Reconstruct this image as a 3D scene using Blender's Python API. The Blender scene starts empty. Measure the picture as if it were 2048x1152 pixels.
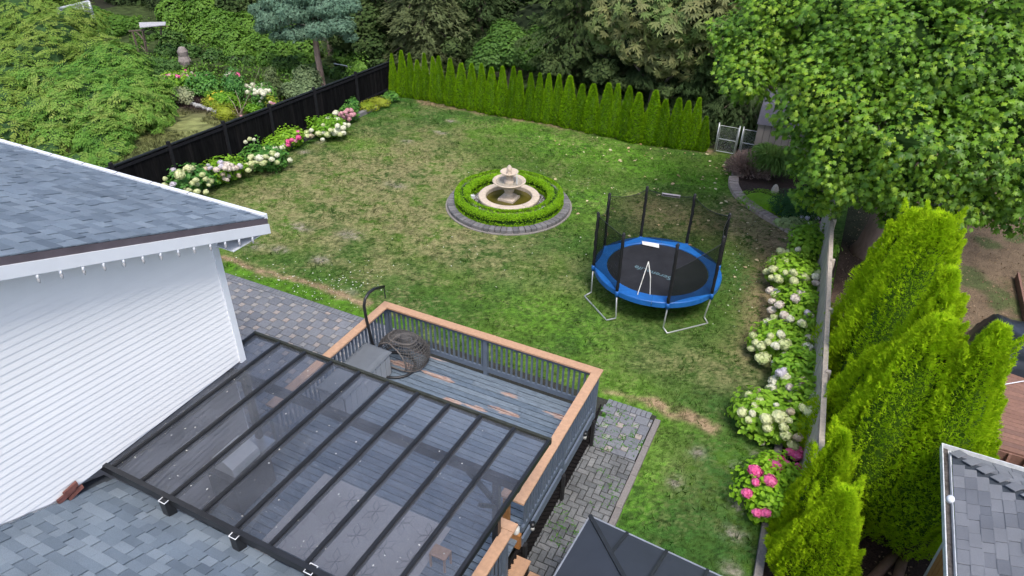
import bpy, math, random
import numpy as np
from mathutils import Matrix, Vector

random.seed(7)
rng = np.random.default_rng(7)
S = bpy.context.scene
C = S.collection
R = math.radians

# ------------------------------------------------------------------ camera
CAM_H = 11.0
FPX = 1397.48            # focal length in photo pixels (2048 wide)
YAW, PITCH, ROLL = -0.445605, 0.582369, 0.0195847
def cam_axes():
    cy, sy = math.cos(YAW), math.sin(YAW)
    f = Vector((sy*math.cos(PITCH), cy*math.cos(PITCH), -math.sin(PITCH)))
    rt = Vector((cy, -sy, 0)); up = rt.cross(f)
    return (math.cos(ROLL)*rt + math.sin(ROLL)*up, -math.sin(ROLL)*rt + math.cos(ROLL)*up, f)
A_R, A_U, A_F = cam_axes()
cd = bpy.data.cameras.new('camera'); cam = bpy.data.objects.new('camera', cd); C.objects.link(cam)
cd.sensor_width = 36; cd.lens = FPX/2048*36; cd.clip_start = .1; cd.clip_end = 600
cam.matrix_world = Matrix(((A_R.x, A_U.x, -A_F.x, 0), (A_R.y, A_U.y, -A_F.y, 0), (A_R.z, A_U.z, -A_F.z, CAM_H), (0, 0, 0, 1)))
S.camera = cam

# ------------------------------------------------------------------ light
SUN_EL, SUN_AZ = 60, 142          # azimuth from +y (clockwise positive)
w = bpy.data.worlds.new('World'); S.world = w; w.use_nodes = True
nt = w.node_tree; nt.nodes.clear()
sky = nt.nodes.new('ShaderNodeTexSky'); sky.sky_type = 'NISHITA'; sky.sun_disc = False
sky.sun_elevation = R(SUN_EL); sky.sun_rotation = R(SUN_AZ); sky.air_density = 1.0; sky.dust_density = 3.0; sky.ozone_density = 1.0
bg = nt.nodes.new('ShaderNodeBackground'); bg.inputs[1].default_value = .13
wo = nt.nodes.new('ShaderNodeOutputWorld'); nt.links.new(sky.outputs[0], bg.inputs[0]); nt.links.new(bg.outputs[0], wo.inputs[0])
sl = bpy.data.lights.new('sun', 'SUN'); sl.energy = 1.5; sl.angle = R(16); sl.color = (1, .95, .87)
so = bpy.data.objects.new('sun', sl); C.objects.link(so)
sd = Vector((math.sin(R(SUN_AZ))*math.cos(R(SUN_EL)), math.cos(R(SUN_AZ))*math.cos(R(SUN_EL)), math.sin(R(SUN_EL))))
so.rotation_euler = sd.to_track_quat('Z', 'Y').to_euler()
S.render.engine = 'CYCLES'; S.cycles.use_adaptive_sampling = True; S.cycles.adaptive_threshold = .035; S.cycles.max_bounces = 6; S.cycles.diffuse_bounces = 3; S.cycles.glossy_bounces = 3; S.cycles.transmission_bounces = 3; S.cycles.transparent_max_bounces = 12; S.cycles.use_denoising = True
S.view_settings.view_transform = 'Standard'; S.view_settings.look = 'None'
S.view_settings.exposure = .93; S.view_settings.gamma = 1; S.view_settings.use_curve_mapping = False

# ------------------------------------------------------------------ survey helpers (photo pixel -> place)
def ray(px, py): return A_R*((px-1024)/FPX) - A_U*((py-576)/FPX) + A_F
def at(px, py, z=0.0):
    d = ray(px, py); return Vector((0, 0, CAM_H)) + d*((z-CAM_H)/d.z)
def atx(px, py, x):
    d = ray(px, py); return Vector((0, 0, CAM_H)) + d*(x/d.x)
def aty(px, py, y):
    d = ray(px, py); return Vector((0, 0, CAM_H)) + d*(y/d.y)
def topz(g, py):
    lo, hi = 0, 10.8
    for _ in range(40):
        m = (lo+hi)/2; d = Vector((g[0], g[1], m-CAM_H))
        if 576-FPX*d.dot(A_U)/d.dot(A_F) > py: lo = m
        else: hi = m
    return m

# ------------------------------------------------------------------ noise
TAB = np.random.default_rng(3).random((32, 32, 32))
def vnoise(p):
    i = np.floor(p).astype(int); f = p-i; f = f*f*(3-2*f); i &= 31; j = (i+1) & 31
    x0, y0, z0 = i.T; x1, y1, z1 = j.T; fx, fy, fz = f.T
    def L(a, b, t): return a+(b-a)*t
    return L(L(L(TAB[x0,y0,z0], TAB[x1,y0,z0], fx), L(TAB[x0,y1,z0], TAB[x1,y1,z0], fx), fy),
             L(L(TAB[x0,y0,z1], TAB[x1,y0,z1], fx), L(TAB[x0,y1,z1], TAB[x1,y1,z1], fx), fy), fz)
def fbm(p, o=4):
    r = 0; a = .5; s = 0
    for k in range(o):
        r = r+a*vnoise(p*2**k+17.3*k); s += a; a *= .55
    return r/s

# ------------------------------------------------------------------ materials
MATS = {}
def base_mat(name):
    m = bpy.data.materials.new(name); m.use_nodes = True
    n = m.node_tree; b = n.nodes['Principled BSDF']; return m, n, b
def N(n, t, **k):
    x = n.nodes.new(t)
    for a, v in k.items(): setattr(x, a, v)
    return x
def mat(name, cols, rough=.7, nz=(6, .25), bump=(0, 0), spec=.3, metal=0, trans=0, nz2=None, stretch=None, coat=0):
    """cols: one colour or several, spread by per-piece random value / per-face 'v' attribute; nz: brightness noise; trans: leaf translucency"""
    if name in MATS: return MATS[name]
    m, n, b = base_mat(name); L = n.links.new
    if not isinstance(cols[0], (tuple, list)): cols = [cols]
    at_ = N(n, 'ShaderNodeAttribute', attribute_name='v'); oi = N(n, 'ShaderNodeObjectInfo')
    ad = N(n, 'ShaderNodeMath', operation='ADD'); L(at_.outputs['Fac'], ad.inputs[0]); L(oi.outputs['Random'], ad.inputs[1])
    fr = N(n, 'ShaderNodeMath', operation='PINGPONG'); L(ad.outputs[0], fr.inputs[0]); fr.inputs[1].default_value = 1
    cr = N(n, 'ShaderNodeValToRGB'); L(fr.outputs[0], cr.inputs[0])
    e = cr.color_ramp.elements
    while len(e) < len(cols): e.new(.5)
    while len(e) > max(1, len(cols)): e.remove(e[-1])
    for i, c in enumerate(cols):
        e[i].position = i/max(1, len(cols)-1); e[i].color = (*c, 1)
    geo = N(n, 'ShaderNodeNewGeometry'); vec = geo.outputs['Position']
    if stretch:
        mp = N(n, 'ShaderNodeVectorMath', operation='MULTIPLY'); L(vec, mp.inputs[0]); mp.inputs[1].default_value = stretch; vec = mp.outputs[0]
    tx = N(n, 'ShaderNodeTexNoise'); tx.inputs['Scale'].default_value = nz[0]; tx.inputs['Detail'].default_value = 5; tx.inputs['Roughness'].default_value = .65; L(vec, tx.inputs['Vector'])
    mr = N(n, 'ShaderNodeMapRange'); mr.inputs[1].default_value = .25; mr.inputs[2].default_value = .75; mr.inputs[3].default_value = 1-nz[1]; mr.inputs[4].default_value = 1+nz[1]; L(tx.outputs['Fac'], mr.inputs[0])
    val = mr.outputs[0]
    if nz2:
        t2 = N(n, 'ShaderNodeTexNoise'); t2.inputs['Scale'].default_value = nz2[0]; t2.inputs['Detail'].default_value = 2; L(geo.outputs['Position'], t2.inputs['Vector'])
        m2 = N(n, 'ShaderNodeMapRange'); m2.inputs[1].default_value = .3; m2.inputs[2].default_value = .7; m2.inputs[3].default_value = 1-nz2[1]; m2.inputs[4].default_value = 1+nz2[1]; L(t2.outputs['Fac'], m2.inputs[0])
        mm = N(n, 'ShaderNodeMath', operation='MULTIPLY'); L(val, mm.inputs[0]); L(m2.outputs[0], mm.inputs[1]); val = mm.outputs[0]
    sc = N(n, 'ShaderNodeVectorMath', operation='SCALE'); L(cr.outputs[0], sc.inputs[0]); L(val, sc.inputs['Scale'])
    L(sc.outputs[0], b.inputs['Base Color'])
    b.inputs['Roughness'].default_value = rough; b.inputs['Metallic'].default_value = metal; b.inputs['Specular IOR Level'].default_value = spec
    if coat: b.inputs['Coat Weight'].default_value = coat
    if bump[1]:
        tb = N(n, 'ShaderNodeTexNoise'); tb.inputs['Scale'].default_value = bump[0]; tb.inputs['Detail'].default_value = 4; L(vec, tb.inputs['Vector'])
        bp = N(n, 'ShaderNodeBump'); bp.inputs['Strength'].default_value = bump[1]; bp.inputs['Distance'].default_value = .01; L(tb.outputs['Fac'], bp.inputs['Height']); L(bp.outputs[0], b.inputs['Normal'])
    if trans:
        tl = N(n, 'ShaderNodeBsdfTranslucent'); L(sc.outputs[0], tl.inputs[0]); mx = N(n, 'ShaderNodeMixShader'); mx.inputs[0].default_value = trans
        out = n.nodes['Material Output']; L(b.outputs[0], mx.inputs[1]); L(tl.outputs[0], mx.inputs[2]); L(mx.outputs[0], out.inputs[0])
    m['base'] = True; MATS[name] = m; return m
def colmat(name, rough=.9, nz=(40, .3), bump=(60, .4), trans=0):
    """ground cover: colour comes from the 'col' attribute (dry, lush, bare areas, trampoline shade)"""
    m, n, b = base_mat(name); L = n.links.new
    a = N(n, 'ShaderNodeAttribute', attribute_name='col'); geo = N(n, 'ShaderNodeNewGeometry')
    tx = N(n, 'ShaderNodeTexNoise'); tx.inputs['Scale'].default_value = nz[0]; tx.inputs['Detail'].default_value = 6; L(geo.outputs['Position'], tx.inputs['Vector'])
    mr = N(n, 'ShaderNodeMapRange'); mr.inputs[1].default_value = .3; mr.inputs[2].default_value = .7; mr.inputs[3].default_value = 1-nz[1]; mr.inputs[4].default_value = 1+nz[1]; L(tx.outputs['Fac'], mr.inputs[0])
    sc = N(n, 'ShaderNodeVectorMath', operation='SCALE'); L(a.outputs['Color'], sc.inputs[0]); L(mr.outputs[0], sc.inputs['Scale']); L(sc.outputs[0], b.inputs['Base Color'])
    b.inputs['Roughness'].default_value = rough; b.inputs['Specular IOR Level'].default_value = .15
    if bump[1]:
        bp = N(n, 'ShaderNodeBump'); bp.inputs['Strength'].default_value = bump[1]; bp.inputs['Distance'].default_value = .03; L(tx.outputs['Fac'], bp.inputs['Height']); L(bp.outputs[0], b.inputs['Normal'])
    if trans:
        tl = N(n, 'ShaderNodeBsdfTranslucent'); L(sc.outputs[0], tl.inputs[0]); mx = N(n, 'ShaderNodeMixShader'); mx.inputs[0].default_value = trans
        L(b.outputs[0], mx.inputs[1]); L(tl.outputs[0], mx.inputs[2]); L(mx.outputs[0], n.nodes['Material Output'].inputs[0])
    return m
def glassmat(name, tint, haze, haze_col, rough=.04):
    m, n, b = base_mat(name); L = n.links.new
    n.nodes.remove(b)
    t = N(n, 'ShaderNodeBsdfTransparent'); t.inputs[0].default_value = (*tint, 1)
    d = N(n, 'ShaderNodeBsdfDiffuse'); d.inputs[0].default_value = (*haze_col, 1)
    geo = N(n, 'ShaderNodeNewGeometry'); tx = N(n, 'ShaderNodeTexNoise'); tx.inputs['Scale'].default_value = 2.2; tx.inputs['Detail'].default_value = 6; L(geo.outputs['Position'], tx.inputs['Vector'])
    mr = N(n, 'ShaderNodeMapRange'); mr.inputs[1].default_value = .3; mr.inputs[2].default_value = .75; mr.inputs[3].default_value = haze*.6; mr.inputs[4].default_value = haze*1.5; L(tx.outputs['Fac'], mr.inputs[0])
    m1 = N(n, 'ShaderNodeMixShader'); L(mr.outputs[0], m1.inputs[0]); L(t.outputs[0], m1.inputs[1]); L(d.outputs[0], m1.inputs[2])
    g = N(n, 'ShaderNodeBsdfGlossy'); g.inputs['Roughness'].default_value = rough
    fr = N(n, 'ShaderNodeFresnel'); fr.inputs[0].default_value = 1.5; bf = N(n, 'ShaderNodeMath', operation='SUBTRACT'); bf.inputs[0].default_value = 1; L(geo.outputs['Backfacing'], bf.inputs[1])
    fm = N(n, 'ShaderNodeMath', operation='MULTIPLY'); L(fr.outputs[0], fm.inputs[0]); L(bf.outputs[0], fm.inputs[1])
    m2 = N(n, 'ShaderNodeMixShader'); L(fm.outputs[0], m2.inputs[0]); L(m1.outputs[0], m2.inputs[1]); L(g.outputs[0], m2.inputs[2]); L(m2.outputs[0], n.nodes['Material Output'].inputs[0])
    return m

# ------------------------------------------------------------------ mesh building
class MB:
    def __init__(s): s.v = []; s.f = []; s.fv = []
    def add(s, vs, fs, val=0.0):
        o = len(s.v); s.v += [tuple(x) for x in vs]; s.f += [tuple(i+o for i in f) for f in fs]; s.fv += [val]*len(fs); return s
    def box(s, x0, x1, y0, y1, z0, z1, val=0.0):
        return s.add([(x0,y0,z0),(x1,y0,z0),(x1,y1,z0),(x0,y1,z0),(x0,y0,z1),(x1,y0,z1),(x1,y1,z1),(x0,y1,z1)],
                     [(0,3,2,1),(4,5,6,7),(0,1,5,4),(1,2,6,5),(2,3,7,6),(3,0,4,7)], val)
    def bar(s, a, b, wd, ht, up=(0,0,1), val=0.0):
        a, b = Vector(a), Vector(b); d = (b-a).normalized(); up = Vector(up)
        sx = d.cross(up)
        if sx.length < 1e-4: sx = d.cross(Vector((1,0,0)))
        sx.normalize(); uz = sx.cross(d).normalized(); vs = []
        for p in (a, b):
            for i, j in ((-1,-1),(1,-1),(1,1),(-1,1)): vs.append(p+sx*(i*wd/2)+uz*(j*ht/2))
        return s.add(vs, [(0,1,2,3),(7,6,5,4),(0,4,5,1),(1,5,6,2),(2,6,7,3),(3,7,4,0)], val)
    def tube(s, pts, r, k=8, val=0.0, closed=False):
        pts = [Vector(p) for p in pts]; n = len(pts); rr = r if isinstance(r, (list, tuple)) else [r]*n
        o = len(s.v); prev = None
        for i, p in enumerate(pts):
            if closed: d = pts[(i+1) % n]-pts[i-1]
            else: d = pts[min(i+1, n-1)]-pts[max(i-1, 0)]
            d.normalize(); ref = Vector((0,0,1)) if abs(d.z) < .95 else Vector((1,0,0))
            if prev is None: u = d.cross(ref).normalized()
            else: u = (prev-d*prev.dot(d)).normalized()
            prev = u; w_ = d.cross(u)
            for j in range(k):
                a = 2*math.pi*j/k; s.v.append(tuple(p+(u*math.cos(a)+w_*math.sin(a))*rr[i]))
        m = n if closed else n-1
        for i in range(m):
            for j in range(k):
                a = o+i*k+j; b = o+i*k+(j+1) % k; c = o+((i+1) % n)*k+(j+1) % k; d2 = o+((i+1) % n)*k+j
                s.f.append((a, b, c, d2)); s.fv.append(val)
        if not closed:
            s.f.append(tuple(o+j for j in reversed(range(k)))); s.fv.append(val)
            s.f.append(tuple(o+(n-1)*k+j for j in range(k))); s.fv.append(val)
        return s
    def lathe(s, prof, c=(0,0,0), k=32, val=0.0):
        o = len(s.v)
        for r, z in prof:
            for j in range(k):
                a = 2*math.pi*j/k; s.v.append((c[0]+r*math.cos(a), c[1]+r*math.sin(a), c[2]+z))
        for i in range(len(prof)-1):
            for j in range(k):
                s.f.append((o+i*k+j, o+i*k+(j+1) % k, o+(i+1)*k+(j+1) % k, o+(i+1)*k+j)); s.fv.append(val)
        return s
    def ring_seg(s, c, r0, r1, z0, z1, a0, a1, k=3, val=0.0, bev=0.0):
        vs = []
        for i in range(k+1):
            a = a0+(a1-a0)*i/k; ca, sa = math.cos(a), math.sin(a)
            for r, z in ((r0,z0),(r1,z0),(r1,z1-bev),(r1-bev,z1),(r0+bev,z1),(r0,z1-bev)): vs.append((c[0]+r*ca, c[1]+r*sa, z))
        fs = []
        for i in range(k):
            for j in range(6): fs.append((i*6+j, i*6+(j+1) % 6, (i+1)*6+(j+1) % 6, (i+1)*6+j))
        fs += [tuple(range(5,-1,-1)), tuple(k*6+j for j in range(6))]
        return s.add(vs, fs, val)
    def extr(s, poly, d, val=0.0):
        n = len(poly); d = Vector(d); vs = [Vector(p) for p in poly]+[Vector(p)+d for p in poly]
        return s.add(vs, [tuple(reversed(range(n))), tuple(range(n, 2*n))]+[(i, (i+1) % n, n+(i+1) % n, n+i) for i in range(n)], val)

WL = {}
def wloc(p): return WL.get(p.name, Vector((0,0,0))) if p else Vector((0,0,0))
def mesh_of(mb, name, m, off=None, smooth=False):
    me = bpy.data.meshes.new(name)
    v = np.array(mb.v, dtype=float)
    if off is not None: v = v-np.array(off)
    me.from_pydata(v.tolist(), [], mb.f)
    if any(mb.fv):
        a = me.attributes.new('v', 'FLOAT', 'FACE'); a.data.foreach_set('value', np.array(mb.fv, dtype=np.float32))
    me.materials.append(m)
    if smooth: me.polygons.foreach_set('use_smooth', [True]*len(me.polygons))
    me.update(); return me
def thing(name, label, cat, loc=(0,0,0), group=None):
    o = bpy.data.objects.new(name, None); C.objects.link(o); o.location = loc; o.empty_display_size = .2
    o['label'] = label; o['category'] = cat
    if group: o['group'] = group
    WL[o.name] = Vector(loc); return o
def obj(name, mb, m, parent=None, smooth=False, label=None, kind=None, cat=None, group=None, loc=None):
    """mesh in world coordinates -> object under parent; top-level objects may be given an origin"""
    pl = wloc(parent) if parent else Vector(loc or (0,0,0))
    o = bpy.data.objects.new(name, mesh_of(mb, name, m, pl, smooth)); C.objects.link(o)
    if parent: o.parent = parent
    else: o.location = pl
    WL[o.name] = pl
    for k, x in (('label', label), ('kind', kind), ('category', cat), ('group', group)):
        if x: o[k] = x
    return o
UNIT = {}
def unit(m, ch=.06):
    key = (m.name, ch)
    if key not in UNIT:
        b = MB(); c = .5-ch
        b.add([(-.5,-.5,-.5),(.5,-.5,-.5),(.5,.5,-.5),(-.5,.5,-.5),(-.5,-.5,.5-ch*2),(.5,-.5,.5-ch*2),(.5,.5,.5-ch*2),(-.5,.5,.5-ch*2),(-c,-c,.5),(c,-c,.5),(c,c,.5),(-c,c,.5)],
              [(0,3,2,1),(0,1,5,4),(1,2,6,5),(2,3,7,6),(3,0,4,7),(4,5,9,8),(5,6,10,9),(6,7,11,10),(7,4,8,11),(8,9,10,11)])
        UNIT[key] = mesh_of(b, 'piece_'+m.name, m)
    return UNIT[key]
def piece(name, m, c, dims, parent, rot=(0,0,0), me=None, ch=.06):
    o = bpy.data.objects.new(name, me or unit(m, ch)); C.objects.link(o); o.parent = parent
    o.location = Vector(c)-wloc(parent); o.scale = dims; o.rotation_euler = rot
    return o
def pieces(name, m, items, parent, limit=300, key=None, ch=.06):
    """items: (centre, dims, rot); the ones nearest the camera as single parts, the rest joined as stuff"""
    items = sorted(items, key=key or (lambda t: (Vector(t[0])-Vector((0,0,CAM_H))).length))
    for c, d, r in items[:limit]: piece(name, m, c, d, parent, r, ch=ch)
    rest = items[limit:]
    if rest:
        u = unit(m, ch); uv = [v.co.copy() for v in u.vertices]; uf = [tuple(p.vertices) for p in u.polygons]; b = MB()
        for c, d, r in rest:
            from mathutils import Euler
            M_ = Matrix.Translation(c) @ Euler(r).to_matrix().to_4x4() @ Matrix.Diagonal((*d, 1))
            b.add([M_ @ v for v in uv], uf, random.random())
        obj(name+'_rest' if False else name+'s_far', b, m, parent, kind='stuff')

# ------------------------------------------------------------------ foliage
def fast_mesh(name, V, F, m, v=None, col=None):
    """V (n,3); F (k,3) triangles; v per face or col per vertex"""
    me = bpy.data.meshes.new(name); me.vertices.add(len(V)); me.vertices.foreach_set('co', V.astype(np.float32).ravel())
    k = len(F); me.loops.add(k*3); me.loops.foreach_set('vertex_index', F.astype(np.int32).ravel())
    me.polygons.add(k); me.polygons.foreach_set('loop_start', np.arange(0, k*3, 3, dtype=np.int32)); me.polygons.foreach_set('loop_total', np.full(k, 3, dtype=np.int32))
    if v is not None:
        a = me.attributes.new('v', 'FLOAT', 'FACE'); a.data.foreach_set('value', v.astype(np.float32))
    if col is not None:
        a = me.attributes.new('col', 'FLOAT_COLOR', 'POINT'); a.data.foreach_set('color', np.c_[col, np.ones(len(col))].astype(np.float32).ravel())
    me.materials.append(m); me.update(calc_edges=True); return me
def leaf_t(kind):
    if kind == 'maple':
        ang = [90, 64, 48, 22, 4, -25, -70, -110, -155, 176, 158, 132, 116]; rad = [1, .5, .88, .42, .8, .4, .45, .45, .4, .8, .42, .88, .5]
        P = [(r*math.cos(R(a))*.55, r*math.sin(R(a))*.55+.1, -.12*r) for a, r in zip(ang, rad)]
        V = [(0, .1, .03)]+P; F = [(0, 1+i, 1+(i+1) % 13) for i in range(13)]
    elif kind == 'leaf':
        V = [(0,-.5,0),(.3,0,.06),(0,.5,-.06),(-.3,0,.06)]; F = [(0,1,2),(0,2,3)]
    elif kind == 'oval':
        V = [(0,-.5,0),(.34,-.12,.05),(.26,.25,.04),(0,.55,-.1),(-.26,.25,.04),(-.34,-.12,.05)]; F = [(0,1,2),(0,2,3),(0,3,4),(0,4,5)]
    elif kind == 'spray':
        V = [(-.1,-.4,0),(.1,-.4,0),(0,.6,.08),(-.03,-.1,0),(.03,.15,0),(.36,.3,.1),(.03,-.1,0),(-.03,.15,0),(-.36,.26,.1)]; F = [(0,1,2),(3,4,5),(6,7,8)]
    elif kind == 'frond':
        V = [(-.05,-.5,0),(.05,-.5,0),(0,.5,-.2),(-.02,-.25,0),(.02,0,0),(.3,.1,-.15),(-.3,.1,-.15),(-.02,.05,-.05),(.02,.25,-.05),(.24,.38,-.2),(-.24,.38,-.2)]; F = [(0,1,2),(3,4,5),(4,3,6),(7,8,9),(8,7,10)]
    elif kind == 'palm':
        V = [(0,0,0)]; F = []
        for a in (-70, -35, 0, 35, 70):
            s, c = math.sin(R(a)), math.cos(R(a)); n0 = len(V)
            V += [(s*.35-c*.1, c*.35+s*.1, .03), (s*.62, c*.62, -.1), (s*.35+c*.1, c*.35-s*.1, .03)]; F += [(0, n0, n0+1), (0, n0+1, n0+2)]
    elif kind == 'hbspray':
        V, F = [], []
        for i in range(4):
            for s in (-1, 1):
                y0 = -.45+i*.24; n0 = len(V); V += [(0, y0, .04-.06*i*i*.2), (s*.16-.02, y0+.06, .05-.05*i), (s*.30, y0+.22, -.02-.06*i), (s*.10, y0+.2, .05-.05*i)]; F += [(n0, n0+1, n0+2), (n0, n0+2, n0+3)]
        n0 = len(V); V += [(0,.35,-.08),(.08,.5,-.12),(0,.68,-.2),(-.08,.5,-.12)]; F += [(n0,n0+1,n0+2),(n0,n0+2,n0+3)]
    elif kind == 'blade':
        V = [(-.07,0,0),(.07,0,0),(0,1,.35)]; F = [(0,1,2)]
    return np.array(V, float), np.array(F)
def scatter(P, Yd, Nr, size, kind):
    """P points; Yd direction of the leaf tip; Nr face normal; returns V,F"""
    T, F = leaf_t(kind); n = len(P)
    Yd = Yd/np.linalg.norm(Yd, axis=1, keepdims=True)
    X = np.cross(Yd, Nr); X /= np.linalg.norm(X, axis=1, keepdims=True)+1e-9; Z = np.cross(X, Yd)
    sz = size if np.ndim(size) else np.full(n, size)
    V = P[:, None]+sz[:, None, None]*(T[None, :, 0, None]*X[:, None]+T[None, :, 1, None]*Yd[:, None]+T[None, :, 2, None]*Z[:, None])
    FF = F[None]+(np.arange(n)*len(T))[:, None, None]
    return V.reshape(-1, 3), FF.reshape(-1, 3), len(F)
def rdir(n): v = rng.normal(size=(n, 3)); return v/np.linalg.norm(v, axis=1, keepdims=True)
def blob_points(blobs, n, depth=.3, keep=.72, lump=.16, lf=1.2):
    B = np.array(blobs, float); area = (B[:,3]*B[:,4]+B[:,3]*B[:,5]+B[:,4]*B[:,5]); idx = rng.choice(len(B), n, p=area/area.sum())
    d = rdir(n); c = B[idx, :3]; rr = B[idx, 3:6]
    p0 = c+d*rr
    k = 1-depth*rng.random(n)**1.5 + lump*2*(fbm(p0*lf+5, 3)-.5)*1.6
    P = c+d*rr*k[:, None]; nm = d/rr; nm /= np.linalg.norm(nm, axis=1, keepdims=True)
    ok = np.ones(n, bool)
    for j in range(len(B)):
        q = ((P-B[j, :3])/B[j, 3:6]); ok &= (np.sum(q*q, 1) > keep**2) | (idx == j)
    return P[ok], nm[ok]
def crown_mesh(name, blobs, n, size, kind, m, depth=.3, up=.5, jit=.6, lump=.16, lf=1.2, vs=(.6, .5), droop=0.0, zmin=-9):
    P, nm = blob_points(blobs, n, depth, lump=lump, lf=lf)
    k = P[:, 2] > zmin; P, nm = P[k], nm[k]; n = len(P)
    Nr = nm+np.array([0, 0, up])+jit*rdir(n); Nr /= np.linalg.norm(Nr, axis=1, keepdims=True)
    Yd = np.cross(Nr, rdir(n))+nm*.5+np.array([0, 0, -droop]); Yd -= Nr*np.sum(Yd*Nr, 1, keepdims=True)*.8
    V, F, k = scatter(P, Yd, Nr, size*(.65+.7*rng.random(n)), kind)
    v = np.clip(vs[0]*fbm(P*vs[1]+9, 3)*1.0+(1-vs[0])*rng.random(n), 0, .999)
    return fast_mesh(name, V, F, m, np.repeat(v, k))
def link(name, me, parent=None, kind=None, label=None, cat=None, group=None, loc=None):
    o = bpy.data.objects.new(name, me); C.objects.link(o)
    if parent:
        o.parent = parent; o.location = -wloc(parent)
    elif loc is not None: o.location = loc
    for k, x in (('label', label), ('kind', kind), ('category', cat), ('group', group)):
        if x: o[k] = x
    WL[o.name] = Vector((0,0,0)); return o
def core(blobs, m, parent, s=.8):  # solid lumps inside a crown; darker materials stand in for its inner shade
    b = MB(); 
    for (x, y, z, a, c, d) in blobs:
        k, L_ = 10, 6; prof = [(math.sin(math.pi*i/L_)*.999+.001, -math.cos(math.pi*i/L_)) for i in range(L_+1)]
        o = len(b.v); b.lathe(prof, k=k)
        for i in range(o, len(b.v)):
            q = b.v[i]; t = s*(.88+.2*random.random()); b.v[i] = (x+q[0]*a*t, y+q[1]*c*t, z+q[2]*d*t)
    return obj('inner_mass', b, m, parent, kind='stuff')
ORD = ['first','second','third','fourth','fifth','sixth','seventh','eighth','ninth','tenth','eleventh','twelfth','thirteenth','fourteenth','fifteenth','sixteenth','seventeenth','eighteenth','nineteenth','twentieth','twenty-first','twenty-second','twenty-third','twenty-fourth','twenty-fifth','twenty-sixth','twenty-seventh','twenty-eighth','twenty-ninth','thirtieth','thirty-first','thirty-second','thirty-third']

# ------------------------------------------------------------------ material set
bluegrey = mat('blue_grey_paint', [(.10,.13,.18),(.12,.15,.2)], .55, (9,.12), (60,.1))
capwood = mat('cedar_cap', [(.45,.27,.17),(.50,.31,.20)], .6, (14,.18), (90,.15), stretch=(1,1,1))
postwood = mat('orange_treated_wood', [(.33,.15,.05),(.38,.19,.07)], .6, (12,.2), (60,.2))
blackmetal = mat('black_aluminium', (.016,.017,.02), .38, (6,.25), spec=.5)
blackfence = mat('black_stained_board', [(.006,.006,.007),(.010,.010,.011),(.008,.008,.009),(.015,.014,.015)], .9, (16,.5), (40,.5), spec=.02, stretch=(1,1,.12))
white_siding = mat('white_siding', [(.80,.81,.83),(.82,.83,.85)], .55, (1.2,.03), (120,.05))
white_trim = mat('white_trim', (.70,.73,.78), .5, (3,.05))
brown_trim = mat('brown_drip_board', (.10,.085,.10), .6, (4,.2))
sh_blue = mat('blue_grey_shingle', [(.11,.14,.18),(.15,.19,.238),(.185,.23,.28),(.13,.165,.21),(.205,.25,.30)], .95, (140,.28), (220,.5), spec=.15, nz2=(1.1,.12))
sh_grey = mat('grey_shingle', [(.12,.13,.155),(.16,.17,.195),(.2,.21,.235),(.14,.15,.175)], .95, (150,.25), (220,.5), spec=.15, nz2=(1.5,.1))
sh_dark = mat('shingle_underlay', (.05,.06,.075), .95, (60,.3))
stone = mat('fountain_stone', (.54,.455,.37), .8, (7,.16), (70,.35), nz2=(25,.1))
kerb_m = mat('grey_kerb_block', [(.125,.125,.135),(.16,.155,.165),(.20,.195,.205)], .9, (30,.25), (90,.6))
edge_m = mat('bed_edging_block', [(.31,.25,.215),(.37,.30,.26),(.42,.35,.30)], .9, (24,.25), (90,.6))
slab_m = mat('grey_paver', [(.15,.16,.185),(.175,.185,.21),(.19,.2,.225),(.165,.175,.195)], .85, (26,.22), (110,.4), nz2=(.8,.1))
pink_m = mat('pinkish_paver', [(.34,.29,.265),(.26,.26,.265),(.30,.285,.275)], .85, (26,.22), (110,.4))
brick_m = mat('grey_brick_paver', [(.115,.122,.13),(.15,.158,.165),(.185,.19,.195)], .9, (30,.3), (90,.6), nz2=(1.6,.25))
joint_m = mat('paver_joint_sand', (.035,.036,.03), .95, (20,.5))
conc_m = mat('concrete_strip', [(.2,.185,.18),(.24,.22,.21)], .9, (24,.22), (80,.5))
thuja_m = mat('arborvitae_foliage', [(.06,.155,.004),(.15,.31,.006),(.26,.47,.01)], .75, (4,.12), spec=.1, trans=.32)
thuja_big = mat('lime_arborvitae_foliage', [(.12,.25,.005),(.27,.47,.008),(.46,.66,.015)], .75, (3,.1), spec=.1, trans=.34)
thuja_shade = mat('arborvitae_inner_shade', (.06,.13,.006), .9, (6,.4))  # darker green for the solid cores, shade painted inside the cones
maple_m = mat('maple_leaf', [(.035,.10,.012),(.085,.20,.015),(.16,.31,.02),(.30,.43,.03)], .45, (3,.12), spec=.35, trans=.22)
maple_shade = mat('maple_inner_shade', (.03,.075,.012), .9, (4,.4))  # dark copy of the leaf green, paints shade deep in the crown
hb_m = mat('hedge_tree_leaf', [(.03,.10,.018),(.11,.24,.03),(.18,.30,.045),(.27,.34,.07)], .6, (3,.12), spec=.2, trans=.28)
dark_m = mat('dark_forest_leaf', [(.016,.038,.012),(.032,.065,.018),(.055,.095,.028),(.09,.13,.045)], .7, (2,.2), spec=.12, trans=.2)
conif_m = mat('conifer_needle', [(.018,.04,.014),(.035,.065,.022),(.06,.095,.035)], .7, (2,.2), spec=.12, trans=.15)
chest_m = mat('chestnut_leaf', [(.04,.09,.025),(.085,.155,.04),(.14,.22,.06),(.20,.21,.08),(.15,.18,.07),(.24,.25,.06)], .6, (3,.15), spec=.25, trans=.2)
ivy_m = mat('ivy_leaf', [(.04,.11,.018),(.08,.19,.025),(.14,.27,.035)], .55, (3,.2), spec=.25, trans=.25)
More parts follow.
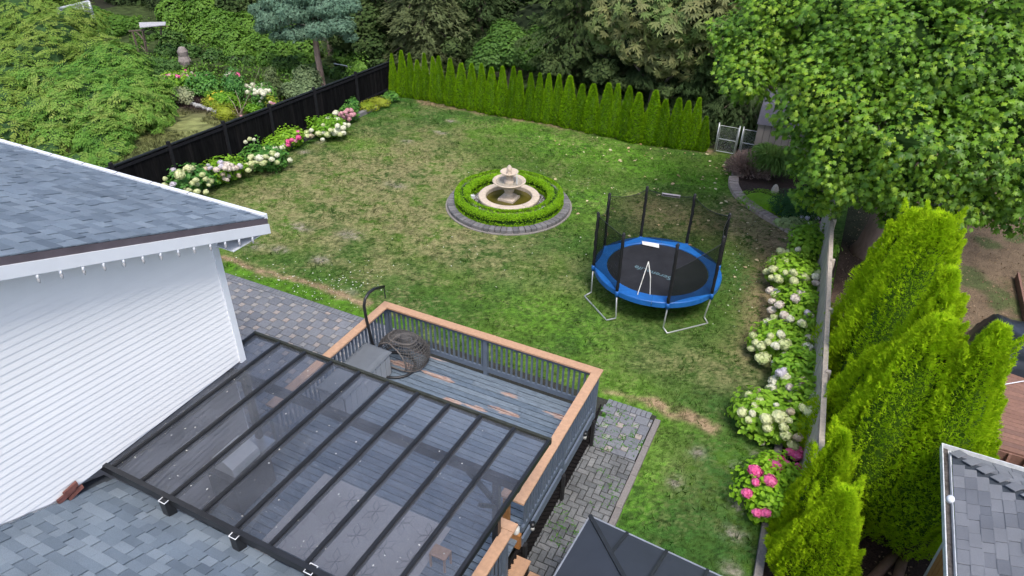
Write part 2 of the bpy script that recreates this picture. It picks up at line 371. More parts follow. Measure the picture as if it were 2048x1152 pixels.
sage_m = mat('grey_green_leaf', [(.09,.15,.06),(.15,.22,.10),(.2,.27,.13)], .7, (3,.2), trans=.2)
pine_m = mat('blue_pine_needle', [(.06,.13,.085),(.11,.205,.135),(.18,.29,.20)], .7, (4,.2), spec=.15, trans=.15)
hyd_m = mat('hydrangea_leaf', [(.08,.22,.015),(.15,.34,.02),(.27,.48,.035)], .5, (5,.15), spec=.3, trans=.25)
hyd_dk = mat('hydrangea_dark_leaf', [(.035,.13,.03),(.06,.19,.035),(.11,.27,.04)], .5, (5,.15), spec=.3, trans=.2)
box_m = mat('box_hedge_leaf', [(.09,.22,.006),(.17,.36,.008),(.27,.5,.012)], .6, (8,.15), spec=.2, trans=.2)
boxd_m = mat('dark_box_leaf', [(.02,.075,.02),(.035,.11,.028)], .6, (8,.2), trans=.15)
purp_m = mat('purple_brown_leaf', [(.16,.095,.09),(.28,.19,.165),(.38,.28,.24)], .6, (8,.2), trans=.15)
yel_m = mat('yellow_green_leaf', [(.14,.22,.012),(.27,.33,.02),(.3,.35,.04)], .6, (8,.2), trans=.2)
varieg_m = mat('variegated_leaf', [(.12,.25,.04),(.4,.48,.2),(.1,.2,.04)], .6, (8,.2), trans=.2)
bark_m = mat('bark', [(.17,.135,.115)], .95, (9,.35), (30,.9), stretch=(1,1,.3))
bark_pink = mat('pinkish_bark', [(.30,.215,.18)], .95, (7,.25), (26,1.0), stretch=(1,1,.3))
weather_m = mat('weathered_grey_board', [(.46,.395,.33),(.54,.47,.39),(.41,.355,.30)], .9, (14,.25), (50,.6), stretch=(1,1,.15))
galv = mat('galvanised_steel', (.50,.52,.53), .4, (20,.1), metal=.6, spec=.5)
soil_m = mat('soil', (.045,.03,.024), .97, (14,.5), (40,.9))
gravel_m = mat('pale_gravel', [(.2,.2,.21),(.4,.4,.42),(.6,.6,.62),(.1,.1,.1)], .9, (90,.3))
dgravel_m = mat('dark_gravel', [(.03,.03,.035),(.07,.07,.075),(.14,.14,.15)], .9, (90,.3))

# ------------------------------------------------------------------ ground
def G(px, py): p = at(px, py); return (p.x, p.y)
g_green, g_lush, g_dark = np.array((.072,.138,.02)), np.array((.095,.225,.018)), np.array((.036,.098,.018))
g_dry, g_bare, g_grey = np.array((.20,.19,.088)), np.array((.28,.20,.125)), np.array((.22,.20,.165))
BL = []   # (x,y,rx,ry,rot,colour,strength)
def patch(px, py, rx, ry, c, s, rot=0): x, y = G(px, py); BL.append((x, y, rx, ry, rot, c, s))
for a in ((560,400,2.6,2.0,g_dry,.55),(700,345,3.0,2.2,g_dry,.72),(830,335,2.8,2.4,g_dry,.8),(780,420,2.6,1.8,g_dry,.7),(900,480,2.4,1.3,g_dry,.6),(640,450,2.2,1.2,g_dry,.5),(880,280,2.5,1.8,g_dry,.45),
          (1000,540,2.4,1.3,g_dry,.25),(1140,560,1.6,1.2,g_dry,.2),(740,530,1.6,.9,g_dry,.35),(520,470,1.6,1.0,g_dry,.45),(1420,720,2,1.6,g_dry,.25),(1130,660,2,1.1,g_lush,.3),(1500,690,.9,1.6,g_dry,.4),
          (1300,420,1.0,.8,g_bare,.95),(1370,440,1.0,.6,g_bare,.8),(1330,435,1.5,1.3,g_dry,.8),(1240,420,.9,.8,g_dry,.5),(1250,395,.7,.6,g_dry,.4),
          (1505,428,1.0,1.5,g_bare,1.1),(1545,472,1.0,1.4,g_bare,1.4),(1560,440,.9,1.1,g_dry,.8),(1532,560,.6,2.6,g_bare,1.7),(1522,640,.45,1.4,g_bare,1.3),(1500,440,.8,1.6,g_dry,.5),
          (1180,310,2.4,1.4,g_lush,.85),(1340,345,2.6,.9,g_lush,.85),(1090,285,1.8,1.2,g_lush,.55),(1000,300,2.2,1.2,g_green,.7),(1420,330,1.6,1.2,g_green,.6),(1180,400,1.3,1.6,g_lush,.55),(1165,345,1.4,1.2,g_green,.8),(1470,560,.8,2.4,g_dark,.65),(1430,640,1.2,1.2,g_green,.5),
          (1350,620,1.8,1.2,g_dark,.35),(950,600,2,1,g_green,.5),(850,600,1.6,.7,g_dark,.35),(1080,620,1.6,1.0,g_lush,.35),(1180,250,3,1,g_green,.5),  # dark blob by the trampoline legs paints its soft shadow on the grass
          (1380,980,1.0,1.1,g_dry,.4),(1340,930,.6,.8,g_dry,.4),(1450,930,1.2,1.3,g_dark,.6),(1330,1060,1.4,1.2,g_dark,.7),(1440,1080,1.2,1.2,g_dark,.6),(1290,960,.5,1.4,g_lush,.45),(1300,820,1.5,.5,g_lush,.5),(1430,800,1.2,.9,g_dark,.5),(1400,740,1.5,.6,g_dry,.35),
          (750,215,1.5,1.2,g_dark,.4),(850,230,2.2,.9,g_dark,.4),(1000,250,2,.8,g_lush,.3)): patch(*a)
for a in ((1480,935,.3,.2),(1492,985,.2,.16),(1478,1017,.24,.17),(1467,1068,.27,.22),(1463,1140,.25,.2),(1512,908,.25,.16),(1350,965,.2,.2),(1395,905,.18,.2),(608,304,.35,.25),(812,283,.35,.25),(905,243,.4,.2),(880,265,.5,.2),(640,285,.25,.2),
          (700,585,.3,.2),(1055,460,.25,.3),(700,470,.5,.35),(560,500,.4,.25),(600,455,.5,.3),(500,490,.5,.3),(790,370,.5,.3),(640,520,.35,.25),(520,445,.4,.25)):
    patch(a[0], a[1], a[2]*.8, a[3]*.8, g_grey, .6)
def seg_mask(X, Y, a, b, wd):
    a, b = np.array(a), np.array(b); d = b-a; t = np.clip(((X-a[0])*d[0]+(Y-a[1])*d[1])/(d@d), 0, 1)
    return np.exp(-(np.hypot(X-a[0]-t*d[0], Y-a[1]-t*d[1])/wd)**2)
def lawn_col(X, Y):
    n = len(X); P = np.c_[X, Y, np.zeros(n)]
    n1 = fbm(P*.55+3, 4)[:, None]; n2 = fbm(P*2.3+11, 4)[:, None]; n3 = fbm(P*7+31, 3)[:, None]; nn4 = fbm(P*25+3, 2)[:, None]
    col = g_green*np.ones((n, 1)); col = col+(g_dark-g_green)*np.clip((n1-.48)*4, 0, .6); col = col+(g_lush-g_green)*np.clip((.47-n1)*4, 0, .5)
    lw_ = np.clip((-7.5-X[:, None])/4+.55, .12, 1); dry = lw_*np.clip((n2-.55)*5, 0, .5)*np.clip(1.2-Y[:, None]*0+0, 0, 1); col = col+(g_dry-col)*dry*.6
    for (x, y, rx, ry, rot, c, s) in BL:
        dx, dy = X-x, Y-y; q = (dx/rx)**2+(dy/ry)**2
        k = np.exp(-q*1.1)[:, None]*s; k = np.clip(k*(1+2.6*(n2-.5)+3.0*(n3-.5)+3.2*(nn4-.5)), 0, .95); col = col+(c-col)*k
    n4 = fbm(P*19+71, 2)[:, None]; n5 = fbm(P*3.6+5, 3)[:, None]
    col = col+(g_dry*1.15-col)*np.clip((n4-.56)*4.5, 0, .65)*np.clip(.25+(n2-.42)*5, 0, 1)*(.35+.65*lw_)
    col = col*(1-.55*np.clip((.46-n4)*5, 0, 1)*np.clip((n5-.35)*4, .2, 1))
    def stripe(pa, pb, wd, c, s):
        nonlocal col
        k = seg_mask(X+.25*(n2[:,0]-.5), Y+.5*(n2[:,0]-.5), G(*pa), G(*pb), wd)[:, None]*s; k = np.clip(k*(1+1.8*(n3-.5)), 0, .95); col = col+(c-col)*k
    stripe((445,533),(720,625), .42, g_lush*.85, .8); stripe((720,625),(800,650), .3, g_lush*.85, .6); stripe((1215,790),(1330,835), .22, g_lush, .8)
    stripe((445,515),(735,607), .13, g_bare, .95); stripe((1215,782),(1300,808), .12, g_bare, .6); stripe((1300,808),(1365,832), .2, g_bare, .9); stripe((1365,832),(1430,856), .14, g_bare, .9)
    stripe((840,203),(1420,303), .28, g_bare*.8, .85)
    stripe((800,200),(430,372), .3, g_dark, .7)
    return np.clip(col*np.clip(1.04+.7*(n3-.5)+1.2*(nn4-.5), .35, 1.7), 0, 1)
def grid(name, x0, x1, y0, y1, st, z, colf, m, kind='structure', zf=None):
    nx, ny = int((x1-x0)/st)+1, int((y1-y0)/st)+1; X, Y = np.meshgrid(np.linspace(x0, x1, nx), np.linspace(y0, y1, ny)); X, Y = X.ravel(), Y.ravel()
    Z = np.full(len(X), z)
    if zf is not None: Z = Z+zf(X, Y)
    i = (np.arange(ny-1)[:, None]*nx+np.arange(nx-1)).ravel(); F = np.r_[np.c_[i, i+1, i+nx+1], np.c_[i, i+nx+1, i+nx]]
    return link(name, fast_mesh(name, np.c_[X, Y, Z], F, m, col=colf(X, Y)), kind=kind)
turf_m = colmat('turf', bump=(60,.5)); blade_m = colmat('grass_blade', nz=(30,.15), bump=(0,0), trans=.3)
b = MB(); b.box(-200, 200, -60, 340, -.6, -.03); obj('ground', b, mat('forest_floor', [(.02,.022,.012)], .95, (3,.5), (10,.5)), kind='structure')
grid('lawn', -20.1, 1.05, 2.0, 28.4, .05, 0, lawn_col, turf_m)
def left_col(X, Y):
    n = len(X); P = np.c_[X, Y, np.zeros(n)]; n2 = fbm(P*1.1+11, 4)[:, None]; n3 = fbm(P*5+31, 3)[:, None]
    col = np.array((.05,.075,.025))*np.ones((n,1)); gx, gy = G(380,240)
    k = np.clip(np.exp(-(((X-gx)/4.0)**2+((Y-gy)/3.6)**2))[:, None]*1.6, 0, 1); col = col+((.66*g_dry+.34*g_green)*1.1*(.7+.9*(n2))-col)*k
    sx, sy = G(395,200); k = np.clip(np.exp(-(((X-sx)/2.6)**2+((Y-sy)/1.2)**2))[:, None]*2, 0, 1); col = col+(np.array((.05,.035,.035))-col)*k
    sx, sy = G(520,205); k = np.clip(np.exp(-(((X-sx)/1.8)**2+((Y-sy)/1.6)**2))[:, None]*1.6, 0, 1); col = col+(np.array((.10,.06,.045))-col)*k
    n4 = fbm(P*12+3, 2)[:, None]; return np.clip(col*(.9+1.2*(n3-.5)+1.6*(n4-.5)), 0, 1)
grid('neighbour_lawn', -48, -20.3, 10, 40, .18, -.005, left_col, turf_m)
def right_col(X, Y):
    n = len(X); P = np.c_[X, Y, np.zeros(n)]; n2 = fbm(P*1.3+41, 4)[:, None]; n3 = fbm(P*6+31, 3)[:, None]
    soil = np.array((.085,.058,.045)); col = soil*np.ones((n,1))
    dry = np.array((.17,.125,.085)); k = np.clip((X[:, None]-1.6)*.7, 0, 1)*np.clip((Y[:, None]-17)*.5, 0, 1); col = col+(dry-col)*k
    col = col+(np.array((.06,.10,.03))-col)*np.clip((n2-.53)*7, 0, .75)*k
    k = np.clip((Y[:, None]-21.5)*.6, 0, 1)*np.clip((2.0-X[:, None])*2, 0, 1); col = col+(np.array((.035,.045,.02))-col)*k*.8
    k = np.clip((13.-Y[:, None])*1.2, 0, 1); col = col+(np.array((.04,.026,.022))-col)*k
    return col*(.62+.75*n3)
grid('neighbour_yard', 1.06, 16, 4, 34, .12, -.008, right_col, colmat('bare_earth', bump=(60,.8), nz=(30,.45)))

# ------------------------------------------------------------------ left patio (large grey and small pinkish stones)
def in_deck(x, y): return -8.2 < x < -3.0 and y < 10.55
LP = MB(); LP.box(-20.05, -2.0, 5.2, 11.86, .0, .018); pat = obj('patio', LP, joint_m, kind='structure')
A_, B_ = .31, .155
def trim(c, d, x0, x1, y0, y1):
    a0, a1, b0, b1 = max(c[0]-d[0]/2, x0), min(c[0]+d[0]/2, x1), max(c[1]-d[1]/2, y0), min(c[1]+d[1]/2, y1)
    return None if a1-a0 < .03 or b1-b0 < .03 else (((a0+a1)/2, (b0+b1)/2, c[2]), (a1-a0, b1-b0, d[2]), (0,0,0))
big, small = [], []
vis = lambda x, y: 0
for i in range(-120, 120):
    for j in range(-120, 120):
        ox = i*A_-j*B_-10; oy = i*B_+j*A_+8
        if not (-17 < ox < -2.03 and 6.2 < oy < 11.65): continue
        x, y = ox+A_/2, oy+A_/2
        if ox+A_ > -2.15 and False: continue
        if -8.1 < x < -3.2 or (x < -8.1 and y < 6.5): continue
        if x > -3.3 and y < 10.1: continue
        q_ = trim((x, y, .03), (A_-.014, A_-.014, .05), -17, -2.03, 6.4 if x < -3.3 else 10.32, 11.655)
        if q_: big.append(q_)
        xs, ys = ox+A_+B_/2, oy+B_/2; q_ = trim((xs, ys, .031), (B_-.014, B_-.014, .05), -17, -2.03, 6.4 if x < -3.3 else 10.32, 11.655)
        if q_: small.append(q_)
pieces('paver', slab_m, big, pat); pieces('small_paver', pink_m, small, pat)
brd = []
x = -17
while x < -2.1:
    if not -8.2 < x < -3.1: brd.append(((x, 11.77, .032), (.104, .2, .05), (0, 0, random.gauss(0, .01))))
    x += .115
pieces('border_paver', slab_m, brd, pat)
# right path: herringbone bricks
RP = MB(); RP.box(-3.6, -2.0, 3.0, 5.19, .0, .018); RP.box(-3.6,-2.0,5.21,5.22,0,.01); path = obj('brick_path', RP, joint_m, kind='structure')
bw, bl = .125, .25; hb = []
for i in range(-80, 80):
    for j in range(-80, 80):
        # 90 degree herringbone lattice
        ox = -3.0+i*bw+j*bw*2; oy = 6+i*bw-j*bw*2
        for (cx, cy, dx, dy) in ((ox+bl/2, oy+bw/2, bl, bw), (ox+bw/2, oy+bw+bl/2, bw, bl)):
            q_ = trim((cx, cy, .033+random.gauss(0,.002)), (dx-.017, dy-.017, .05), -3.3, -2.01, 3.4, 10.3) if -4 < cx < -1.8 and 3 < cy < 10.6 else None
            if q_: hb.append((q_[0], q_[1], (random.gauss(0,.012), random.gauss(0,.012), random.gauss(0,.01))))
pieces('brick', brick_m, hb, path)
ks = thing('path_kerb', 'long pale concrete edging strip between the brick path and the lawn', 'kerb', (-1.9, 8, 0))
y = 3.6
while y < 10.85:
    piece('kerb_block', conc_m, (-1.93+.006*random.gauss(0,1), y+.45, .04), (.13, .89, .1), ks, (0, 0, random.gauss(0,.008)), ch=.03); y += .9
# weeds in the joints
wm = []
P = np.c_[rng.uniform(-3.2,-2,900), rng.uniform(5,11.7,900), np.full(900,.045)]; k = fbm(P*1.4+7,3) > .57; P = P[k]; n = len(P)
V, F, kf = scatter(np.repeat(P, 5, 0)+rng.normal(0,.02,(n*5,3))*(1,1,0), rdir(n*5)*(.8,.8,.3)+(0,0,.6), rdir(n*5), .05+.05*rng.random(n*5), 'leaf')
link('joint_weeds', fast_mesh('joint_weeds', V, F, hyd_dk, np.repeat(rng.random(n*5)*.6, kf)), kind='stuff', label='small green weeds growing in the brick path joints', cat='weeds')

# ------------------------------------------------------------------ grass blades
FC = (-9.62, 19.75)
def grass(name, n, x0, x1, y0, y1, colf, keepf, h=(.035,.06), lab=''):
    X = rng.uniform(x0, x1, n); Y = rng.uniform(y0, y1, n); k = keepf(X, Y); X, Y = X[k], Y[k]; n = len(X)
    c = colf(X, Y); P = np.c_[X, Y, np.zeros(n)]
    P3 = np.repeat(P, 3, 0)+rng.normal(0, .022, (n*3, 3))*(1, 1, 0); n3 = len(P3)
    lean = rng.normal(0, .55, (n3, 3))*(1, 1, 0)+(0, 0, 1); hh = rng.uniform(*h, n3)*(1+.6*(fbm(P3*1.7,2)-.5))
    V, F, kf = scatter(P3, lean, rdir(n3), hh, 'blade'); cc = np.repeat(np.repeat(c, 3, 0), 3, 0)
    br = np.repeat((.45+1.05*rng.random(n3))*(.7+.6*np.repeat(rng.random(n), 3)), 3)[:, None]
    return link(name, fast_mesh(name, V, F, blade_m, col=np.clip(cc*br, 0, 1)), kind='stuff', label=lab, cat='grass')
def keep0(X, Y): return ~((Y < 11.9) & (X < -1.82)) & (np.hypot(X-FC[0], Y-FC[1]) > 2.2)
grass('lawn_tufts', 9000, -20, .75, 3.5, 27.9, lambda X, Y: lawn_col(X, Y)*np.array((.8,1.05,.75)), lambda X, Y: keep0(X, Y) & (fbm(np.c_[X,Y,X*0]*1.3+50, 3) > .53), h=(.09,.15), lab='taller green tufts standing out of the short lawn')
def keepl(X, Y): return fbm(np.c_[X,Y,X*0]*.7,2) > .35
def keep(X, Y):
    k = ~((Y < 11.9) & (X < -1.82)); k &= np.hypot(X-FC[0], Y-FC[1]) > 2.15
    k &= rng.random(len(X)) < np.clip(.35+1.5*fbm(np.c_[X,Y,X*0]*4,2), 0, 1); return k
grass('grass', 150000, -20, .75, 3.5, 27.9, lawn_col, keep, lab='short patchy grass of the back lawn, green with dry tan areas')
grass('neighbour_grass', 60000, -38, -20.5, 12, 27, left_col, keepl, h=(.07,.14), lab='dry uneven grass of the neighbour garden beyond the black fence')
# fallen leaves and clover specks on the lawn
def specks(name, n, cols, size, region, lab, kind='oval'):
    P = []
    for _ in range(n):
        px, py, sx, sy = random.choice(region); q = at(random.gauss(px, sx), random.gauss(py, sy))
        if q.x < .6 and q.x > -19 and q.y < 27.6 and not (q.y < 11.95 and q.x < -1.7) and math.hypot(q.x-FC[0], q.y-FC[1]) > 2.3: P.append((q.x, q.y, .045))
    P = np.array(P); n = len(P); V, F, kf = scatter(P, rdir(n)*(1,1,.2), rdir(n)*.35+(0,0,1), size*(.5+rng.random(n)), kind)
    link(name, fast_mesh(name, V, F, mat(name+'_m', cols, .7, (5,.1)), np.repeat(rng.random(n), kf)), kind='stuff', label=lab, cat='leaves')
specks('fallen_leaves', 230, [(.55,.42,.16),(.5,.3,.14),(.6,.55,.35),(.3,.17,.08)], .11, [(1350,300,70,18),(1440,340,40,25),(1230,280,90,20),(1480,440,60,60),(1250,400,110,40)], 'fallen yellow and tan leaves scattered on the grass near the gate')
specks('clover_flowers', 420, [(.7,.72,.66),(.6,.65,.5)], .035, [(520,555,50,20),(640,590,60,20),(1100,360,80,30),(1040,490,150,40),(1480,560,30,60),(700,560,40,20)], 'tiny white clover flowers dotted over the lawn')

# ------------------------------------------------------------------ fountain with ring hedge
fo = thing('fountain', 'three tier pale stone fountain standing in the round pool in mid lawn', 'fountain', (*FC, 0))
cx, cy = FC
b = MB(); b.lathe([(.98,.03),(1.0,.3)], (cx,cy,0), 64); b.lathe([(.80,.34),(.80,.05)], (cx,cy,0), 64); obj('pool_wall', b, stone, fo, True)
for k in range(7):
    b = MB(); a0 = 2*math.pi*k/7+.35; b.ring_seg((cx,cy), .8, 1.06, .30, .385, a0+.006, a0+2*math.pi/7-.006, 9, bev=.02); obj('rim_stone', b, stone, fo)
wm_, wn, wb = base_mat('pool_water'); wb.inputs['Base Color'].default_value = (.085,.075,.012,1); wb.inputs['Roughness'].default_value = .06; wb.inputs['Specular IOR Level'].default_value = .4
b = MB(); b.lathe([(.001,.24),(.81,.24)], (cx,cy,0), 48); obj('pool_water', b, wm_, fo)
b = MB(); s_ = .27
for (s0, s1, z0, z1) in ((.29,.29,.2,.31),(.29,.2,.31,.34),(.2,.2,.34,.38)):
    b.add([(cx+i*s0, cy+j*s0, z0) for i, j in ((-1,-1),(1,-1),(1,1),(-1,1))]+[(cx+i*s1, cy+j*s1, z1) for i, j in ((-1,-1),(1,-1),(1,1),(-1,1))], [(4,5,6,7),(0,1,5,4),(1,2,6,5),(2,3,7,6),(3,0,4,7)])
o = obj('square_plinth', b, stone, fo)
b = MB(); b.lathe([(.19,.38),(.2,.41),(.15,.44),(.13,.48),(.17,.55),(.19,.62),(.17,.69),(.12,.73),(.14,.76)], (cx,cy,0), 32); obj('lower_shaft', b, stone, fo, True)
b = MB(); b.lathe([(.14,.75),(.3,.765),(.46,.82),(.555,.9),(.575,.915),(.57,.94),(.545,.945),(.52,.93),(.42,.86),(.25,.82),(.001,.81)], (cx,cy,0), 48); obj('lower_bowl', b, stone, fo, True)
b = MB(); b.lathe([(.16,.81),(.165,.93),(.15,.96),(.11,.98),(.13,1.03),(.12,1.1),(.09,1.13),(.1,1.15)], (cx,cy,0), 28); obj('upper_shaft', b, stone, fo, True)
b = MB(); b.lathe([(.1,1.14),(.2,1.16),(.29,1.22),(.315,1.25),(.31,1.27),(.285,1.27),(.24,1.22),(.12,1.19),(.001,1.19)], (cx,cy,0), 40); obj('upper_bowl', b, stone, fo, True)
b = MB(); b.lathe([(.09,1.19),(.1,1.22),(.06,1.26),(.08,1.3),(.095,1.35),(.085,1.41),(.055,1.46),(.02,1.5),(.001,1.505)], (cx,cy,0), 20); obj('finial', b, stone, fo, True)
w2, wn2, wb2 = base_mat('falling_water'); wb2.inputs['Base Color'].default_value = (.75,.85,.9,1); wb2.inputs['Alpha'].default_value = .55; wb2.inputs['Roughness'].default_value = .1
b = MB(); b.tube([(cx+.29,cy-.06,1.26),(cx+.32,cy-.07,1.22),(cx+.33,cy-.07,.9)], [.01,.012,.014], 6); obj('water_trickle', b, w2, fo)
b = MB(); b.lathe([(.001,.885),(.4,.885),(.46,.89)], (cx,cy,0), 32); w3, _, wb3 = base_mat('bowl_water'); wb3.inputs['Base Color'].default_value = (.30,.33,.30,1); wb3.inputs['Roughness'].default_value = .08; wb3.inputs['Alpha'].default_value = .3; obj('bowl_water', b, w3, fo)
# ring kerb
kr = thing('ring_kerb', 'round kerb of grey wedge blocks outside the clipped ring hedge', 'kerb', (cx, cy, 0))
for k in range(66):
    a0 = 2*math.pi*k/66; b = MB(); b.ring_seg((cx,cy), 1.86, 2.13+.008*random.random(), 0, .15+.008*random.random(), a0+.006, a0+2*math.pi/66-.006, 1, bev=.016); obj('kerb_block', b, kerb_m, kr)
b = MB(); b.ring_seg((cx,cy), 1.8, 2.2, 0, .03, 0, 2*math.pi*.9999, 64); obj('kerb_footing', b, conc_m, kr)
b = MB(); b.lathe([(.95,.05),(1.9,.06)], (cx,cy,0), 48); obj('gravel_bed', b, soil_m, kind='structure')
n = 3200; a = rng.uniform(0, 2*math.pi, n); r_ = rng.uniform(1.0, 1.45, n); P = np.c_[cx+r_*np.cos(a), cy+r_*np.sin(a), np.full(n,.07)]
V, F, kf = scatter(P, rdir(n), rdir(n)+(0,0,.8), .035+.03*rng.random(n), 'oval'); link('gravel', fast_mesh('gravel', V, F, gravel_m, np.repeat(rng.random(n), kf)), kind='stuff', label='grey and white gravel round the fountain pool', cat='gravel')
# ring hedge
rh = thing('ring_hedge', 'low clipped bright green box hedge circling the fountain', 'hedge', (cx, cy, 0))
n = 52000; a = rng.uniform(0, 2*math.pi, n); t = rng.uniform(0, 2*math.pi, n)
ex = np.sign(np.cos(t))*np.abs(np.cos(t))**.45; ez = np.sign(np.sin(t))*np.abs(np.sin(t))**.45
wob = 1+.07*(fbm(np.c_[np.cos(a)*4, np.sin(a)*4, t*0], 3)-.5)*2; dep = 1-.2*rng.random(n)**2
rr = 1.615+.275*ex*dep*wob; zz = .30+.255*ez*dep*wob
P = np.c_[cx+rr*np.cos(a), cy+rr*np.sin(a), zz]; nm = np.c_[ex*np.cos(a), ex*np.sin(a), ez]
V, F, kf = scatter(P, rdir(n)+nm*.6, nm+.6*rdir(n), .03+.03*rng.random(n), 'leaf')
link('foliage', fast_mesh('foliage', V, F, box_m, np.repeat(np.clip(.5*fbm(P*9,2)+.5*rng.random(n),0,.99), kf)), rh, kind='stuff')
b = MB(); b.ring_seg((cx,cy), 1.45, 1.78, .05, .40, 0, 2*math.pi*.9999, 48, bev=.05); obj('inner_mass', b, mat('box_inner_shade', (.02,.06,.006), .9), rh, kind='stuff')  # solid dark ring, painted shade between the hedge leaves
sp = thing('garden_spotlight', 'small white garden spotlight on the gravel left of the fountain pool', 'spotlight', (cx-1.25, cy-.35, .07))
q = wloc(sp); b = MB(); b.box(q.x-.07,q.x+.07,q.y-.05,q.y+.05,.1,.24); obj('lamp_housing', b, white_trim, sp); b = MB(); b.tube([(q.x+.04,q.y,.05),(q.x+.04,q.y,.3)], .012, 6); obj('stake', b, white_trim, sp)

# ------------------------------------------------------------------ deck
DZ = .95
def deck_paint():
    m, n, b = base_mat('worn_deck_paint'); L = n.links.new
    geo = N(n, 'ShaderNodeNewGeometry'); mp = N(n, 'ShaderNodeVectorMath', operation='MULTIPLY'); L(geo.outputs['Position'], mp.inputs[0]); mp.inputs[1].default_value = (1.3, 6.5, 1)
    t = N(n, 'ShaderNodeTexNoise'); t.inputs['Scale'].default_value = 1.6; t.inputs['Detail'].default_value = 7; t.inputs['Roughness'].default_value = .7; L(mp.outputs[0], t.inputs['Vector'])
    acc = None
    for (px, py, rx, ry) in ((1130,782,1.5,.13),(1040,752,.5,.1),(850,705,.9,.1),(880,755,.35,.07),(1020,790,.25,.05),(905,802,.2,.05),(1005,822,.3,.07),(950,815,.25,.05),(1130,838,.35,.06),(800,728,.4,.1),(1090,712,.3,.06),(1230,820,.5,.1)):
        c = at(px, py, DZ)
        s = N(n, 'ShaderNodeVectorMath', operation='SUBTRACT'); L(geo.outputs['Position'], s.inputs[0]); s.inputs[1].default_value = (c.x, c.y, DZ)
        d = N(n, 'ShaderNodeVectorMath', operation='DIVIDE'); L(s.outputs[0], d.inputs[0]); d.inputs[1].default_value = (rx, ry, 1)
        le = N(n, 'ShaderNodeVectorMath', operation='LENGTH'); L(d.outputs[0], le.inputs[0])
        q = N(n, 'ShaderNodeMapRange'); q.inputs[1].default_value = 0; q.inputs[2].default_value = 1.8; q.inputs[3].default_value = .5; q.inputs[4].default_value = 0; L(le.outputs['Value'], q.inputs[0])
        if acc is None: acc = q.outputs[0]
        else:
            mx = N(n, 'ShaderNodeMath', operation='MAXIMUM'); L(acc, mx.inputs[0]); L(q.outputs[0], mx.inputs[1]); acc = mx.outputs[0]
    ad = N(n, 'ShaderNodeMath', operation='ADD'); L(acc, ad.inputs[0]); L(t.outputs['Fac'], ad.inputs[1])
    st = N(n, 'ShaderNodeMapRange'); st.inputs[1].default_value = .70; st.inputs[2].default_value = .76; L(ad.outputs[0], st.inputs[0])
    oi = N(n, 'ShaderNodeObjectInfo'); cr = N(n, 'ShaderNodeValToRGB'); L(oi.outputs['Random'], cr.inputs[0])
    cr.color_ramp.elements[0].color = (.10,.135,.18,1); cr.color_ramp.elements[1].color = (.155,.195,.24,1)
    t2 = N(n, 'ShaderNodeTexNoise'); t2.inputs['Scale'].default_value = 5; t2.inputs['Detail'].default_value = 6; L(mp.outputs[0], t2.inputs['Vector'])
    mr = N(n, 'ShaderNodeMapRange'); mr.inputs[1].default_value = .3; mr.inputs[2].default_value = .7; mr.inputs[3].default_value = .75; mr.inputs[4].default_value = 1.3; L(t2.outputs['Fac'], mr.inputs[0])
    sc = N(n, 'ShaderNodeVectorMath', operation='SCALE'); L(cr.outputs[0], sc.inputs[0]); L(mr.outputs[0], sc.inputs['Scale'])
    wr = N(n, 'ShaderNodeValToRGB'); L(t2.outputs['Fac'], wr.inputs[0]); wr.color_ramp.elements[0].position = .35; wr.color_ramp.elements[0].color = (.27,.16,.13,1); wr.color_ramp.elements[1].position = .65; wr.color_ramp.elements[1].color = (.46,.36,.31,1)
    mc = N(n, 'ShaderNodeMix', data_type='RGBA'); L(st.outputs[0], mc.inputs[0]); L(sc.outputs[0], mc.inputs[6]); L(wr.outputs[0], mc.inputs[7]); L(mc.outputs[2], b.inputs['Base Color'])
    b.inputs['Roughness'].default_value = .5; bp = N(n, 'ShaderNodeBump'); bp.inputs['Strength'].default_value = .3; bp.inputs['Distance'].default_value = .01; L(t2.outputs['Fac'], bp.inputs['Height']); L(bp.outputs[0], b.inputs['Normal'])
    return m
deck_m = deck_paint()
DX0, DX1, DY0, DY1 = -8.14, -3.06, 3.3, 10.42
dk = thing('deck', 'raised blue grey painted deck with peeling boards inside the railing', 'deck', ((DX0+DX1)/2, 8, 0))
y = DY1-.1
row = 0
while y > DY0:
    cuts = [DX0+.02]; xx = DX0+[1.3, 3.4, 2.3, 4.1, .7][row % 5]+random.uniform(-.2, .2)
    while xx < DX1-.5: cuts.append(xx); xx += 2.44+random.uniform(0, .6)
    cuts.append(DX1-.02)
    for a, c in zip(cuts, cuts[1:]):
        piece('board', deck_m, ((a+c)/2, y, DZ-.016+random.gauss(0,.0012)), (c-a-.008, .122, .032), dk, (random.gauss(0,.004), 0, 0), ch=.03)
    y -= .141; row += 1
b = MB()
for (x0,x1,y0,y1) in ((DX0,DX1,DY1-.03,DY1+.01),(DX1-.0,DX1+.04,6.95,DY1+.01),(DX0-.04,DX0,DY0,DY1+.01),(DX1,DX1+.04,DY0,6.0)): b.box(x0,x1,y0,y1,DZ-.26,DZ-.04)
obj('rim_board', b, bluegrey, dk)
b = MB()
xx = DX0+.3
while xx < DX1: b.box(xx-.02,xx+.02,DY0,DY1-.04,DZ-.24,DZ-.036); xx += .45
obj('joist', b, mat('joist_wood', (.10,.075,.05), .9), dk)
lat = MB(); yy = DY0
while yy < DY1:
    lat.bar((DX1+.008,yy,.03),(DX1+.008,yy+.6,DZ-.27),.008,.03,(1,0,0)); lat.bar((DX1+.017,yy+.6,.03),(DX1+.017,yy,DZ-.27),.008,.03,(1,0,0)); yy += .11
lat.box(DX1-.05,DX1-.0,DY0,DY1,.01,DZ-.27)
obj('lattice_skirt', lat, mat('black_lattice', (.012,.011,.012), .9, spec=.1), dk)
